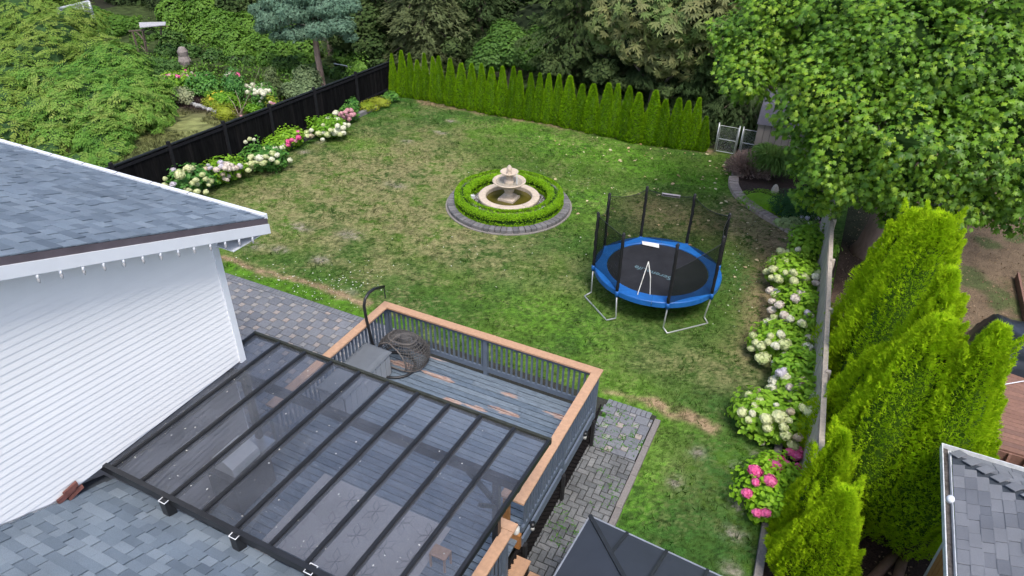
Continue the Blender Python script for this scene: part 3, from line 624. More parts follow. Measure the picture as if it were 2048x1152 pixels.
for yy in (DY1-.1, 8.7, 6.98, 6.0):
    b = MB(); b.box(DX1+.042,DX1+.10,yy-.04,yy+.04,.02,DZ-.2); obj('skirt_post', b, mat('dark_post', (.02,.02,.022), .7), dk)

def railing(lab, a, b_, cap_out, posts, end_caps=True, step=.118):
    """a,b_: plan ends of the rail centre line at deck level"""
    a, b_ = Vector((*a, 0)), Vector((*b_, 0)); d = (b_-a); Ln = d.length; d.normalize(); nrm = Vector((-d.y, d.x, 0))
    t = thing('deck_railing', lab, 'railing', ((a+b_)/2+Vector((0,0,DZ)))[:], 'railings round the deck')
    up = lambda z: Vector((0,0,z))
    m = MB(); m.bar(a-d*cap_out[0]+up(1.981), b_+d*cap_out[1]+up(1.981), .19, .038); obj('cap', m, capwood, t)
    m = MB(); m.bar(a+up(1.905), b_+up(1.905), .045, .11); obj('top_rail', m, bluegrey, t)
    m = MB(); m.bar(a+up(1.09), b_+up(1.09), .045, .12); obj('bottom_rail', m, bluegrey, t)
    for s in posts:
        m = MB(); p = a+d*s; m.bar(p+up(DZ-.22), p+up(1.958), .09, .09, (d.x,d.y,0)); obj('post', m, bluegrey, t)
    s = .1
    while s < Ln-.05:
        if all(abs(s-q) > .06 for q in posts): piece('baluster', bluegrey, a+d*s+nrm*.0+up(1.50), (.036,.036,.74), t, (0,0,math.atan2(d.y,d.x)), ch=.03)
        s += step
    return t
XL, XR, YF = -8.12, -3.06, 10.42
rf = railing('long front deck railing between the lawn and the deck boards', (XL, YF), (XR, YF), (.095,.095), [.0, 2.55, XR-XL])
railing('left deck railing beside the grey storage box and the patio', (XL, 6.7), (XL, YF-.096), (.0, 0), [0, 1.6])
rr_ = railing('right deck railing above the brick path', (XR, 6.98), (XR, YF-.096), (0, 0), [1.75])
m = MB(); m.bar((XR-.33, 6.98-.095, 1.9815), (XR+.096, 6.98-.095, 1.9815), .189, .038, ); obj('cap', m, capwood, rr_)
m = MB(); m.box(XR-.30, XR-.20, 6.84, 6.94, .35, 1.961); obj('end_post', m, postwood, rr_)
m = MB(); m.bar((XR-.2, 6.9, 1.9), (XR+.03, 6.9, 1.9), .045, .1); obj('short_rail', m, bluegrey, rr_)
m = MB(); m.box(XR-.2, XR+.02, 6.85, 6.93, DZ-.22, DZ+.12); obj('wood_block', m, postwood, rr_)
sr = thing('stair_railing', 'short railing with an orange wood cap at the foot of the picture beside the steps', 'railing', (-3.0, 5.3, DZ), 'railings round the deck')
m = MB(); m.bar((-2.99, 6.27, 1.93), (-3.06, 3.4, 1.93), .19, .038); obj('cap', m, capwood, sr)
m = MB(); m.bar((-3.19, 6.36, 1.931), (-2.89, 6.36, 1.931), .17, .044); obj('cap', m, capwood, sr)
m = MB(); m.bar((-2.99, 6.2, 1.86), (-3.06, 3.4, 1.86), .045, .1); m.bar((-2.99, 6.2, .92), (-3.06, 3.4, .92), .045, .12); obj('rail', m, bluegrey, sr)
m = MB(); m.box(-3.18,-3.08,6.14,6.24,.4,1.91); obj('post', m, postwood, sr)
m = MB(); m.box(-3.04,-2.95,6.14,6.23,.3,1.88); obj('post', m, bluegrey, sr)
s = 6.05
while s > 3.5: piece('baluster', bluegrey, (-2.995-.0245*(6.27-s), s, 1.38), (.036,.036,.9), sr, ch=.03); s -= .125
stp = thing('deck_steps', 'bare wood steps going down from the deck to the brick path', 'steps', (-2.8, 6.6, 0))
for k, (x, z) in enumerate(((-2.93,.64),(-2.66,.36))):
    m = MB(); m.box(x-.14, x+.14, 6.02, 6.80, z-.035, z); obj('tread', m, capwood, stp)
m = MB(); m.box(-3.0,-2.6,6.03,6.07,.02,.32); m.box(-3.0,-2.6,6.75,6.79,.02,.32); m.box(-3.0,-2.82,6.03,6.07,.32,.6); m.box(-3.0,-2.82,6.75,6.79,.32,.6); obj('stringer', m, mat('dark_stringer', (.03,.025,.022), .8), stp)
dp = thing('downpipe', 'black curved downpipe end beside the steps', 'pipe', (-2.86,5.8,0)); m = MB(); m.tube([(-2.88,5.6,1.1),(-2.88,5.75,.75),(-2.82,5.85,.45),(-2.78,5.86,.1)], .05, 10); obj('pipe', m, blackmetal, dp, True)
for k, (px, py, nm_) in enumerate(((1170,870,'the far one below the right railing'),(1065,1052,'the near one by the steps'))):
    q = atx(px, py, -3.0); t = thing('solar_light', 'small solar light on the deck side, '+nm_, 'light', q[:], 'solar lights on the deck side')
    m = MB(); m.lathe([(.001,.08),(.05,.075),(.055,.03),(.045,0),(.001,0)], q, 14); obj('hood', m, blackmetal, t, True)
    m = MB(); m.lathe([(.001,0),(.035,0),(.038,-.09),(.001,-.1)], q, 12); obj('lens', m, mat('lens_white', (.6,.6,.58), .4), t, True)
    m = MB(); m.box(q.x-.06,q.x-.0,q.y-.02,q.y+.02,q.z,q.z+.05); obj('bracket', m, blackmetal, t)
q = Vector((-3.13, 6.9, DZ+.12)); t = thing('spray_bottle', 'white bottle with a black cap standing on the wood block by the orange post', 'bottle', q[:])
m = MB(); m.lathe([(.001,0),(.055,0),(.06,.03),(.06,.13),(.03,.17),(.02,.19)], q, 16); obj('bottle_body', m, mat('bottle_white', (.7,.7,.68), .35), t, True); m = MB(); m.lathe([(.022,.18),(.024,.25),(.001,.255)], q, 10); obj('bottle_cap', m, blackmetal, t, True)

# storage box
bx = thing('storage_box', 'grey plastic deck storage box against the left railing', 'storage box', (-7.75, 8.8, DZ))
lid = mat('box_lid', (.135,.15,.17), .5, (7,.08), (60,.1)); bodym = mat('box_body', [(.27,.29,.32),(.3,.32,.35)], .55, (5,.05))
m = MB(); m.box(-8.05,-7.43,7.9,9.5,DZ+.01,DZ+.56); obj('body', m, mat('box_gap', (.08,.085,.095), .6), bx)
m = MB(); m.add([(-8.08,7.86,DZ+.56),(-7.39,7.86,DZ+.56),(-7.39,9.54,DZ+.56),(-8.08,9.54,DZ+.56),(-8.07,7.87,DZ+.60),(-7.42,7.89,DZ+.60),(-7.42,9.51,DZ+.60),(-8.07,9.53,DZ+.60),(-8.0,7.95,DZ+.63),(-7.5,7.95,DZ+.63),(-7.5,9.45,DZ+.63),(-8.0,9.45,DZ+.63)],
 [(0,3,2,1),(0,1,5,4),(1,2,6,5),(2,3,7,6),(3,0,4,7),(4,5,9,8),(5,6,10,9),(6,7,11,10),(7,4,8,11),(8,9,10,11)]); obj('lid', m, lid, bx)
for k in range(9):
    y0 = 7.93+k*.172; piece('wall_panel', bodym, (-7.425, y0+.085, DZ+.275), (.02, .16, .52), bx, ch=.05)
for k in range(4): piece('wall_panel', bodym, (-7.96+k*.15, 7.895, DZ+.275), (.14, .02, .52), bx, ch=.05)
m = MB(); m.box(-7.41,-7.39,8.55,8.85,DZ+.38,DZ+.44); obj('handle', m, bodym, bx)

# hanging chair frame and basket
st = thing('hanging_chair_stand', 'black curved steel stand of a hanging chair rising behind the storage box', 'stand', (-7.75, 10.0, DZ))
pl = [atx(a, b_, -8.0) for a, b_ in ((746,690),(741,672),(733,640),(728,612),(730,598),(737,586),(748,578),(768,573))]
m = MB(); m.tube([(-8.0, pl[0].y+.05, DZ+.03)]+pl, .033, 10); obj('pole', m, blackmetal, st, True)
m = MB(); m.tube([pl[-1]+Vector((0,-.01,0)), pl[-1]+Vector((0,0,-.14)), pl[-1]+Vector((0.01,0,-.3))], .012, 6); obj('hook_chain', m, blackmetal, st)
m = MB(); m.tube([(-7.52+.5*math.cos(a), 9.72+.42*math.sin(a), DZ+.035) for a in np.linspace(0, 2*math.pi, 40, endpoint=False)], .03, 8, closed=True); m.tube([(-8.0, pl[0].y+.05, DZ+.035),(-7.9, 9.93, DZ+.035)], .03, 8); obj('base_ring', m, blackmetal, st, True)
bk = thing('basket_chair', 'woven grey rattan basket of a hanging chair lying on the deck corner', 'chair', (-7.5, 9.95, DZ+.07))
rat = mat('rattan', [(.075,.072,.072)], .7, (60,.3), (90,.4))
BCx, BCy, BCz, ba, bb, bh = -7.40, 9.98, DZ+.07, .58, .42, .70
def bpt(u, v):   # u around, v 0 bottom..1 top
    e = .5; rr = (1-max(0, v)**3.2)**.5 if v < 1 else 0; rr = max(rr, .02)*(.90+.12*math.sin(math.pi*min(v*1.2,1)))
    cu, su = math.cos(u), math.sin(u); cu = math.copysign(abs(cu)**.75, cu); su = math.copysign(abs(su)**.75, su)
    return Vector((BCx+ba*rr*cu, BCy+bb*rr*su, BCz+bh*v))
def open_(u, v): # opening toward the camera side
    du = (u-4.35+math.pi) % (2*math.pi)-math.pi; return (du/.80)**2+((v-.22)/.56)**2 < 1
seg = MB(); nu, nv = 46, 13
for k in range(nu):
    run = []
    for i in range(41):
        v = i/40; u = 2*math.pi*k/nu+.25*v
        if open_(u, v): 
            if len(run) > 1: seg.tube(run, .009, 4)
            run = []
        else: run.append(bpt(u, v))
    if len(run) > 1: seg.tube(run, .009, 4)
for i in range(nv):
    for off in (0,):
        v = min(.985, (i+.5)/nv+off); run = []
        for k in range(97):
            u = 2*math.pi*k/96+4.35
            if open_(u, v):
                if len(run) > 1: seg.tube(run, .011, 4)
                run = []
            else: run.append(bpt(u, v))
        if len(run) > 1: seg.tube(run, .011, 4)
obj('weave', seg, rat, bk)
cush = mat('basket_frame', (.12,.11,.105), .6)
m = MB(); m.tube([bpt(4.35+.80*math.cos(a), .22+.56*math.sin(a)) if .22+.56*math.sin(a) > 0 else bpt(4.35+.80*math.cos(a), 0) for a in np.linspace(0, 2*math.pi, 48, endpoint=False)], .017, 6, closed=True); obj('opening_rim', m, cush, bk, True)
m = MB(); m.tube([bpt(u, 0) for u in np.linspace(0, 2*math.pi, 48, endpoint=False)], .02, 6, closed=True); obj('bottom_rim', m, cush, bk, True)
m = MB(); m.tube([bpt(u, .86) for u in np.linspace(0, 2*math.pi, 48, endpoint=False)], .014, 6, closed=True); m.tube([bpt(1.2, v) for v in np.linspace(0, 1, 14)]+[bpt(4.35, v) for v in np.linspace(1, .79, 6)], .014, 6); obj('frame_hoop', m, cush, bk, True)

# ------------------------------------------------------------------ patio cover
PZ = 3.35
pc = thing('patio_cover', 'patio cover with black rafters and smoked glass panes over the near deck', 'patio cover', (-5.5, 5.3, DZ))
FR = [at(a, b_, PZ) for a, b_ in ((517,665),(565,685),(616.7,706.7),(670,726),(723.7,747.5),(781.6,770),(838,793),(900,815.6),(962,839),(1028,862.5),(1096,886.6))]
fx = [FR[0].x+(FR[-1].x-FR[0].x)*i/10 for i in range(11)]; YB, YT = 3.72, 6.98
bx_ = [x-.12 for x in fx]
m = MB(); m.bar((fx[0]-.03, YT+.02, PZ), (fx[-1]+.03, YT+.02, PZ-.0), .05, .11); obj('front_gutter', m, mat('gutter_green_black', [(.03,.033,.026)], .6, (9,.5)), pc)
m = MB(); m.bar((bx_[0]+.1, YB-.05, PZ+.02), (bx_[-1]+.05, YB-.05, PZ+.02), .07, .12); obj('back_beam', m, blackmetal, pc)
for i in range(11):
    m = MB(); wd = .055 if 0 < i < 10 else .05
    m.bar((bx_[i], YB, PZ+.03), (fx[i], YT-.01, PZ+.03), wd, .05); m.bar((bx_[i], YB, PZ-.035), (fx[i], YT-.01, PZ-.035), .035, .07); m.bar((bx_[i], YB, PZ+.058), (fx[i], YT-.01, PZ+.058), wd*.4, .008)
    obj('rafter', m, blackmetal, pc)
smoke = glassmat('smoked_pane', (.77,.785,.82), .105, (.31,.335,.39), .02)
for i in range(10):
    m = MB(); z0 = PZ+.012
    a = [(bx_[i]+.028,YB-.0,z0),(bx_[i+1]-.028,YB-.0,z0),(fx[i+1]-.028,YT-.01,z0),(fx[i]+.028,YT-.01,z0)]
    m.extr(a, (0,0,.006)); obj('glass_pane', m, smoke, pc)
n = 190; uu, vv_ = rng.random(n)**1.6, rng.random(n)**1.5; P = np.c_[fx[0]+.1+uu*5.3, YB+.1+vv_*3.0, np.full(n, PZ+.024)]
V, F, kf = scatter(P, rdir(n)*(1,1,.1), rdir(n)*.2+(0,0,1), .012+.02*rng.random(n)**3, 'oval'); link('roof_specks', fast_mesh('roof_specks', V, F, mat('speck', [(.25,.24,.2),(.6,.6,.58)], .8), np.repeat(rng.random(n), kf)), kind='stuff', label='tiny pale specks of debris lying on the glass patio cover', cat='debris')
m = MB(); m.bar((-8.2, 6.15, PZ-.17), (-2.75, 6.15, PZ-.17), .09, .16); obj('cross_beam', m, blackmetal, pc)
for x, y in ((-3.12, 6.15), (-7.9, 6.15), (-3.12,3.8)):
    m = MB(); m.box(x-.05, x+.05, y-.05, y+.05, DZ, PZ-.25); obj('post', m, blackmetal, pc)
m = MB(); m.bar((-3.12,5.65,PZ-.22),(-3.12,6.12,PZ-.75),.05,.07,(1,0,0)); m.bar((-3.6,6.15,PZ-.25),(-3.15,6.15,PZ-.7),.05,.07,(0,1,0)); obj('knee_brace', m, blackmetal, pc)
for (px, py) in ((331,997),(472,1067),(622,1137)):
    q = at(px, py, PZ+.07); x, y = q.x, q.y
    m = MB(); m.box(x-.055,x+.055,y-.07,y+.06,PZ-.35,PZ+.06); sb = obj('stub_post', m, blackmetal, pc)
    m = MB()
    for (x0,x1,y0,y1) in ((-.06,.06,-.075,-.067),(-.06,.06,.057,.065),(-.06,-.052,-.067,.057),(.052,.06,-.067,.057)): m.box(x+x0,x+x1,y+y0,y+y1,PZ+.062,PZ+.07)
    obj('cap_seal', m, mat('white_seal', (.75,.77,.8), .5), sb)

# ------------------------------------------------------------------ house
hs = thing('house', 'white sided house with a blue grey shingle roof at the left edge', 'house', (-8.06, 4, 0))
WX, RX = -8.06, -7.68
E0 = atx(523, 433, RX); PT = .337                       # eave tip of the rake
EY, EZ = 7.02, 5.86
def zr(y): return EZ+PT*(EY-y)                          # roof top surface
YR = -3.5                                               # ridge
def clip(poly, f):
    out = []
    for i, p in enumerate(poly):
        q = poly[(i+1) % len(poly)]; a, c = f(p), f(q)
        if a >= 0: out.append(p)
        if (a >= 0) != (c >= 0): t = a/(a-c); out.append((p[0]+(q[0]-p[0])*t, p[1]+(q[1]-p[1])*t))
    return out
def zlow(y): return 3.40 if y > 3.0 else 3.40+.4*(3.0-y)
# wall body
pts = [(6.33,3.38),(6.33,zr(6.33)-.24),(YR,zr(YR)-.24),(YR,3.38)]
m = MB(); m.extr([(WX-.02, y, z) for y, z in pts], (-.1,0,0)); obj('upper_wall', m, white_siding, hs)
lw = MB(); lw.box(-25,-8.32,-9,6.3,0,3.37); obj('lower_wall', lw, white_siding, hs)
lw = MB(); lw.box(-25,WX-.13,6.2,6.33,3.38,zr(6.33)-.24); obj('rear_wall', lw, white_siding, hs)
sb_m = white_siding; TIL = -.085; k = 0; z = 2.2
while z < 9.6:
    po = [(6.31, z+TIL*(6.31)), (YR, z+TIL*YR), (YR, z+.1+TIL*YR), (6.31, z+.1+TIL*6.31)]
    po = clip(po, lambda p: zr(p[0])-.245-p[1]); 
    if len(po) > 2: po = clip(po, lambda p: p[1]-3.41)
    if len(po) > 2: po = clip(po, lambda p: p[1]-(3.385+.4*(3.05-p[0])))
    if len(po) > 2:
        dist = lambda p: (p[1]-(z+TIL*p[0]))/.1
        n = len(po); vs = [(WX-.02, y_, z_) for y_, z_ in po]+[(WX-.004+.010*(1-dist((y_, z_))), y_, z_) for y_, z_ in po]
        m = MB(); m.add(vs, [tuple(range(n, 2*n)) if True else 0]+[(i, (i+1) % n, n+(i+1) % n, n+i) for i in range(n)]); 
        obj('siding_board', m, white_siding, hs)
    z += .1
m = MB(); m.box(WX-.02, WX+.025, 6.27, 6.38, 3.36, zr(6.33)-.25); obj('corner_trim', m, white_trim, hs)
# lower siding boards below, seen through the glass
z = DZ+.05
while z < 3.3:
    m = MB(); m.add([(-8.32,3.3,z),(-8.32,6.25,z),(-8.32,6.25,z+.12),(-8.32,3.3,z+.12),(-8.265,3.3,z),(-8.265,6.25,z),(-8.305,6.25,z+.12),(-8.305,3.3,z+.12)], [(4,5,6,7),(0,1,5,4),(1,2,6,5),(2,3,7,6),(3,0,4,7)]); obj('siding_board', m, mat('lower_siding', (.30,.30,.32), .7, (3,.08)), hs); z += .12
# upper roof
ur = MB(); th = .02
def roofslab(x0, x1, y0, y1, zf, t=.05): return MB().add([(x0,y0,zf(y0)-t),(x1,y0,zf(y0)-t),(x1,y1,zf(y1)-t),(x0,y1,zf(y1)-t),(x0,y0,zf(y0)-.004),(x1,y0,zf(y0)-.004),(x1,y1,zf(y1)-.004),(x0,y1,zf(y1)-.004)], [(0,3,2,1),(4,5,6,7),(0,1,5,4),(1,2,6,5),(2,3,7,6),(3,0,4,7)])
rf_ = obj('upper_roof', roofslab(-30, RX+.015, YR, EY, zr), sh_dark, hs)
obj('upper_roof_back', MB().add([(-30,YR,zr(YR)),(RX,YR,zr(YR)),(RX,YR-8,zr(YR)-2.7),(-30,YR-8,zr(YR)-2.7)], [(0,1,2,3)]), sh_dark, hs)
def shingles(x0, x1, y0, y1, zf, pitch, ex, wd, m, parent, xlim=None, limit=300, key=None, lo=None):
    ang = math.atan(pitch); cs = math.cos(ang); its = []; y = y1; r = 0
    while y > y0:
        x = x1-random.uniform(0, wd)*(1 if r else .3)
        first = x1
        while first > x0:
            w_ = min(wd*random.choice((.6, .8, 1, 1, 1.25)), first-x0+.01); cxp = first-w_/2; yc = y-ex*cs/2
            if w_ > .03 and (lo is None or lo(cxp, yc)):
                th_ = random.choice((.014, .016, .026)); its.append(((cxp, yc, zf(yc)+th_/2+.003), (w_-.012, ex-.002, th_), (-ang+.045, 0, 0)))
            first -= w_
        y -= ex*cs; r += 1
    pieces('shingle', m, its, parent, limit, key, ch=.02)
shingles(-19.5, RX+.03, 1.5, EY+.02, zr, PT, .145, .28, sh_blue, rf_, key=lambda t: abs(t[0][0]-RX)+1.0*max(0, 4.4-t[0][1])*4)
m = MB(); m.bar((-30, EY+.05, EZ-.0), (RX+.02, EY+.05, EZ-.0), .07, .09); gt = obj('eave_gutter', m, white_trim, hs)
xx = -9.3
while xx > -20: piece('gutter_clip', brown_trim, (xx, EY+.05, EZ+.048), (.012,.075,.006), gt); xx -= .85
def rake(x0, x1, za, zb, nm_, m_, yb=YR, ya=EY+.06):
    b_ = MB(); b_.add([(x, y, zr(y)+dz) for x in (x0, x1) for (y, dz) in ((ya, za), (ya, zb), (yb, zb), (yb, za))], [(0,1,2,3),(7,6,5,4),(0,4,5,1),(1,5,6,2),(2,6,7,3),(3,7,4,0)]); obj(nm_, b_, m_, hs)
rake(RX, RX+.03, -.10, -.006, 'drip_board', brown_trim)
rake(RX+.002, RX+.05, -.265, -.101, 'rake_board', white_trim)
b_ = MB(); b_.add([(x, y, zr(y)-dz) for dz in (.25, .235) for (x, y) in ((WX-.02, EY), (RX, EY), (RX, YR), (WX-.02, YR))], [(3,2,1,0),(4,5,6,7),(0,1,5,4),(1,2,6,5)]); obj('soffit', b_, white_trim, hs)
b_ = MB(); b_.box(-30, RX, 6.34, EY+.01, EZ-.26, EZ-.245); b_.box(-30,RX,EY-.02,EY+.012,EZ-.25,EZ-.06); obj('eave_soffit', b_, white_trim, hs)
# lower porch roof
def zl(y): return 3.08+.4*(3.70-y)
lr = obj('lower_roof', roofslab(WX-.2, -2.72, -1.5, 3.70, zl), sh_dark, hs)
shingles(WX+.01, -2.7, 1.2, 3.72, zl, .4, .145, .24, sh_blue, lr)
obj('porch_wall', MB().box(-8.2,-2.9,-1.5,3.3,0,3.05), white_siding, hs)
b_ = MB(); b_.box(WX,-2.72,3.70,3.73,2.98,3.08); obj('porch_fascia', b_, blackmetal, hs)
fl = thing('underlay_patch', 'torn reddish brown flashing pieces at the foot of the white wall', 'flashing', (-8.0,3.1,3.4))
rb = mat('red_brown_flashing', [(.12,.05,.045),(.17,.07,.055)], .8, (20,.4))
for (px, py, wd_, ht_) in ((140,978,.20,.07),(132,990,.26,.06),(150,985,.22,.05)):
    q = atx(px, py, WX+.03); b_ = MB(); b_.add([(q.x,q.y-wd_/2,q.z-ht_/2),(q.x+.04,q.y-wd_/2,q.z-ht_/2-.01),(q.x+.04,q.y+wd_/2,q.z-ht_/2+.03),(q.x,q.y+wd_/2,q.z-ht_/2+.05),(q.x,q.y-wd_/2,q.z+ht_/2),(q.x+.03,q.y-wd_/2,q.z+ht_/2),(q.x+.03,q.y+wd_/2,q.z+ht_/2+.02),(q.x,q.y+wd_/2,q.z+ht_/2+.03)], [(0,3,2,1),(4,5,6,7),(0,1,5,4),(1,2,6,5),(2,3,7,6),(3,0,4,7)]); obj('flashing_piece', b_, rb, fl)
# bulb string on the rake board
ls = thing('bulb_string', 'string of small white bulbs hanging along the underside of the white rake board', 'string lights', (RX+.03, EY, EZ-.27))
wy = MB(); wy.tube([(RX+.035, y_, zr(y_)-.27) for y_ in (EY, 5, 3, 1, YR)], .006, 5); obj('wire', wy, white_trim, ls)
gl = mat('bulb_glass', (.42,.42,.44), .25, (3,.02), spec=.6)
for px in (45,95,143,187,229,270,307.6,344.6,378,412,443,472,499.5):
    q = atx(px, 483-(px-45)*.066, RX+.03); q = Vector((RX+.03, q.y, zr(q.y)-.27))
    b_ = MB(); b_.lathe([(.001,0),(.018,0),(.018,-.045),(.014,-.05)], q, 8); o_ = obj('bulb_socket', b_, white_trim, ls, True)
    b_ = MB(); b_.lathe([(.014,-.045),(.02,-.07),(.014,-.1),(.001,-.125)], q, 8); obj('bulb', b_, gl, o_, True)
# things under the cover
g = thing('barbecue', 'stainless barbecue grill standing against the house wall under the patio cover', 'barbecue', (-7.85, 5.1, DZ))
steel = mat('stainless', (.55,.56,.57), .3, (8,.05), metal=.7)
m = MB(); m.box(-8.15,-7.55,5.15,6.0,DZ+.05,DZ+.82); obj('cabinet', m, mat('bbq_dark', (.05,.05,.055), .5), g)
m = MB(); m.extr([(-8.12,5.25,DZ+.84),(-7.6,5.25,DZ+.84),(-7.62,5.25,DZ+1.0),(-7.8,5.25,DZ+1.12),(-8.05,5.25,DZ+1.1)], (0,.6,0)); obj('hood', m, mat('hood_steel', (.62,.63,.64), .4, (8,.05), metal=.2), g)
m = MB(); m.box(-7.95,-7.82,5.48,5.6,DZ+1.09,DZ+1.13); obj('thermometer', m, blackmetal, g)
m = MB(); m.tube([(-7.54,5.3,DZ+.98),(-7.54,5.8,DZ+.98)], .015, 6); obj('handle', m, steel, g)
m = MB(); m.box(-8.1,-7.6,5.9,6.22,DZ+.82,DZ+.85); obj('side_shelf', m, steel, g)
for k in range(4):
    m = MB(); m.lathe([(.001,0),(.03,0),(.03,.03),(.001,.03)], (-7.55,5.3+k*.14,DZ+.72), 10); obj('knob', m, blackmetal, g)
ru = thing('outdoor_rug', 'pale patterned outdoor rug on the deck under the glass cover', 'rug', (-5.5, 5.8, DZ))
m = MB(); m.box(-6.9,-4.2,4.3,6.55,DZ+.003,DZ+.010); obj('rug_base', m, mat('rug_pale', (.42,.40,.39), .95, (30,.1)), ru)
m = MB()
for i in range(5):
    for j in range(4):
        x0, y0 = -6.63+i*.54, 4.58+j*.56
        for a in range(6):
            t = a*math.pi/3; p_, q_ = (x0+.26*math.cos(t), y0+.26*math.sin(t), DZ+.0115), (x0, y0, DZ+.0115); m.tube([q_, ((p_[0]+q_[0])/2-.06*math.sin(t), (p_[1]+q_[1])/2+.06*math.cos(t), DZ+.0115), p_, ((p_[0]+q_[0])/2+.06*math.sin(t), (p_[1]+q_[1])/2-.06*math.cos(t), DZ+.0115), q_], .005, 4)
obj('rug_pattern', m, mat('rug_dark', (.2,.195,.2), .95), ru)
sf = thing('patio_sofa', 'dark grey patio sofa with cushions at the edge of the rug under the cover', 'sofa', (-5.3, 4.3, DZ))
cu = mat('dark_cushion', [(.07,.08,.10)], .9, (12,.1), (50,.2))
m = MB(); m.box(-6.3,-4.4,3.85,4.75,DZ+.04,DZ+.3); obj('base', m, blackmetal, sf)
for k in range(3): piece('seat_cushion', cu, (-5.98+k*.63, 4.35, DZ+.38), (.61,.75,.15), sf, ch=.08)
for k in range(3): piece('back_cushion', cu, (-5.98+k*.63, 3.95, DZ+.62), (.6,.16,.42), sf, (R(-8),0,0), ch=.08)
tb = thing('wood_tray_table', 'small orange wood side table near the right railing under the glass', 'table', (-3.9, 6.2, DZ))
m = MB(); m.box(-4.14,-3.84,5.77,5.98,DZ+.30,DZ+.33); obj('table_top', m, capwood, tb)
for sx in (-4.12,-3.86):
    for sy in (5.78,5.97): m = MB(); m.box(sx-.015,sx+.015,sy-.015,sy+.015,DZ,DZ+.30); obj('leg', m, capwood, tb)

# ------------------------------------------------------------------ gazebo (metal hip roof, bottom edge)
gz = thing('gazebo', 'dark grey metal roofed gazebo at the bottom edge of the picture', 'gazebo', (-.3, 5.0, 0))
gm = mat('gazebo_sheet', (.045,.052,.068), .42, (3,.12), (200,.05), spec=.4); gr_ = mat('gazebo_rib', (.03,.034,.04), .5); ge = mat('gazebo_edge', (.35,.37,.4), .4, metal=.5)
c0, c1, c2 = at(1180,1032,2.4), at(1440,1152,2.4), at(1103,1152,2.4)
ux = (c1-c0).normalized(); uy = Vector((ux.y, -ux.x, 0)); GW, GD, GH = 3.6, 3.0, .75
P_ = lambda u, v, z: c0+ux*u+uy*v+Vector((0,0,z))
ap0, ap1 = P_(1.3, GD/2, GH), P_(GW-1.3, GD/2, GH); q0, q1, q2, q3 = P_(0,0,0), P_(GW,0,0), P_(GW,GD,0), P_(0,GD,0)
def sheet(poly): m = MB(); return m.extr(poly, (0,0,-.02))
def lerp(a, b_, t): return a+(b_-a)*t
for k in range(6):      # long back slope panels (far side)
    s0, s1 = k*.6/GW, (k+1)*.6/GW
    def up_(s): # point on ridge/hip above eave fraction s
        u = s*GW
        if u < 1.3: return lerp(q0, ap0, u/1.3)
        if u > GW-1.3: return lerp(q1, ap1, (GW-u)/1.3)
        return P_(u, GD/2, GH)
    def lo_(s): return lerp(q0, q1, s)
    poly = [lo_(s0), lo_(s1), up_(s1)]+([up_(s0)] if k else [])
    obj('roof_panel', sheet(poly), gm, gz)
    poly = [lerp(q3, q2, s0), lerp(q3, q2, s1), up_(s1)]+([up_(s0)] if k else []); 
    if k: m = MB(); m.bar(lo_(s0)+Vector((0,0,.012)), up_(s0)+Vector((0,0,.012)), .045, .03); obj('rib', m, gr_, gz)
obj('roof_panel', sheet([q3, q2, ap1, ap0]), gm, gz)
for k in range(2):
    s0, s1 = k/2, (k+1)/2
    m = lerp(q0, q3, .5)
    obj('roof_panel', sheet([lerp(q0,q3,s0), lerp(q0,q3,s1), ap0]), gm, gz); obj('roof_panel', sheet([lerp(q1,q2,s0), lerp(q1,q2,s1), ap1]), gm, gz)
m = MB(); m.bar(lerp(q0,q3,.5)+Vector((0,0,.01)), ap0+Vector((0,0,.01)), .04, .03); obj('rib', m, gr_, gz)
for a, b_ in ((q0,ap0),(q1,ap1),(q2,ap1),(q3,ap0),(ap0,ap1)): m = MB(); m.bar(a+Vector((0,0,.014)), b_+Vector((0,0,.014)), .06, .035); obj('hip_rib', m, gr_, gz)
for a, b_ in ((q0,q1),(q1,q2),(q2,q3),(q3,q0)): m = MB(); m.bar(a+Vector((0,0,-.03)), b_+Vector((0,0,-.03)), .03, .07); obj('eave_edge', m, ge if a in (q0,) or b_ == q0 else gr_, gz)
for u, v in ((.2,.2),(GW-.2,.2),(GW-.2,GD-.2),(.2,GD-.2)): q = P_(u, v, 0); m = MB(); m.box(q.x-.05,q.x+.05,q.y-.05,q.y+.05,0,2.36); obj('post', m, blackmetal, gz)

# ------------------------------------------------------------------ trampoline
RZ = .88
PP = [at(a, b_, RZ) for a, b_ in ((1186.4,531.8),(1235.5,583),(1335.4,606),(1418.4,586),(1433.6,532),(1375,486),(1283.6,477.6),(1215,495))]
A3 = np.array([[2*p.x, 2*p.y, 1] for p in PP]); B3 = np.array([p.x**2+p.y**2 for p in PP]); sol = np.linalg.lstsq(A3, B3, rcond=None)[0]; TX, TY = sol[0], sol[1]; TR = math.sqrt(sol[2]+TX**2+TY**2)
tp = thing('trampoline', 'round trampoline with blue pad, black net and padded poles on the lawn', 'trampoline', (TX, TY, 0))
blue = mat('blue_pad', [(.012,.10,.36),(.016,.13,.42)], .42, (5,.18), (22,.5), spec=.4); pad_dk = mat('pad_underside', (.01,.03,.09), .6)
for k in range(8):
    b = MB(); a0 = 2*math.pi*k/8+.2; b.ring_seg((TX,TY), TR-.33, TR+.01, RZ-.035, RZ+.01, a0+.002, a0+2*math.pi/8-.002, 10, bev=.02); obj('pad', b, blue, tp)
for k in range(8):
    b = MB(); a0 = 2*math.pi*k/8+.2; b.ring_seg((TX,TY), TR+.008, TR+.022, RZ-.14, RZ-.0, a0+.004, a0+2*math.pi/8-.004, 10); obj('pad_skirt', b, blue, tp)
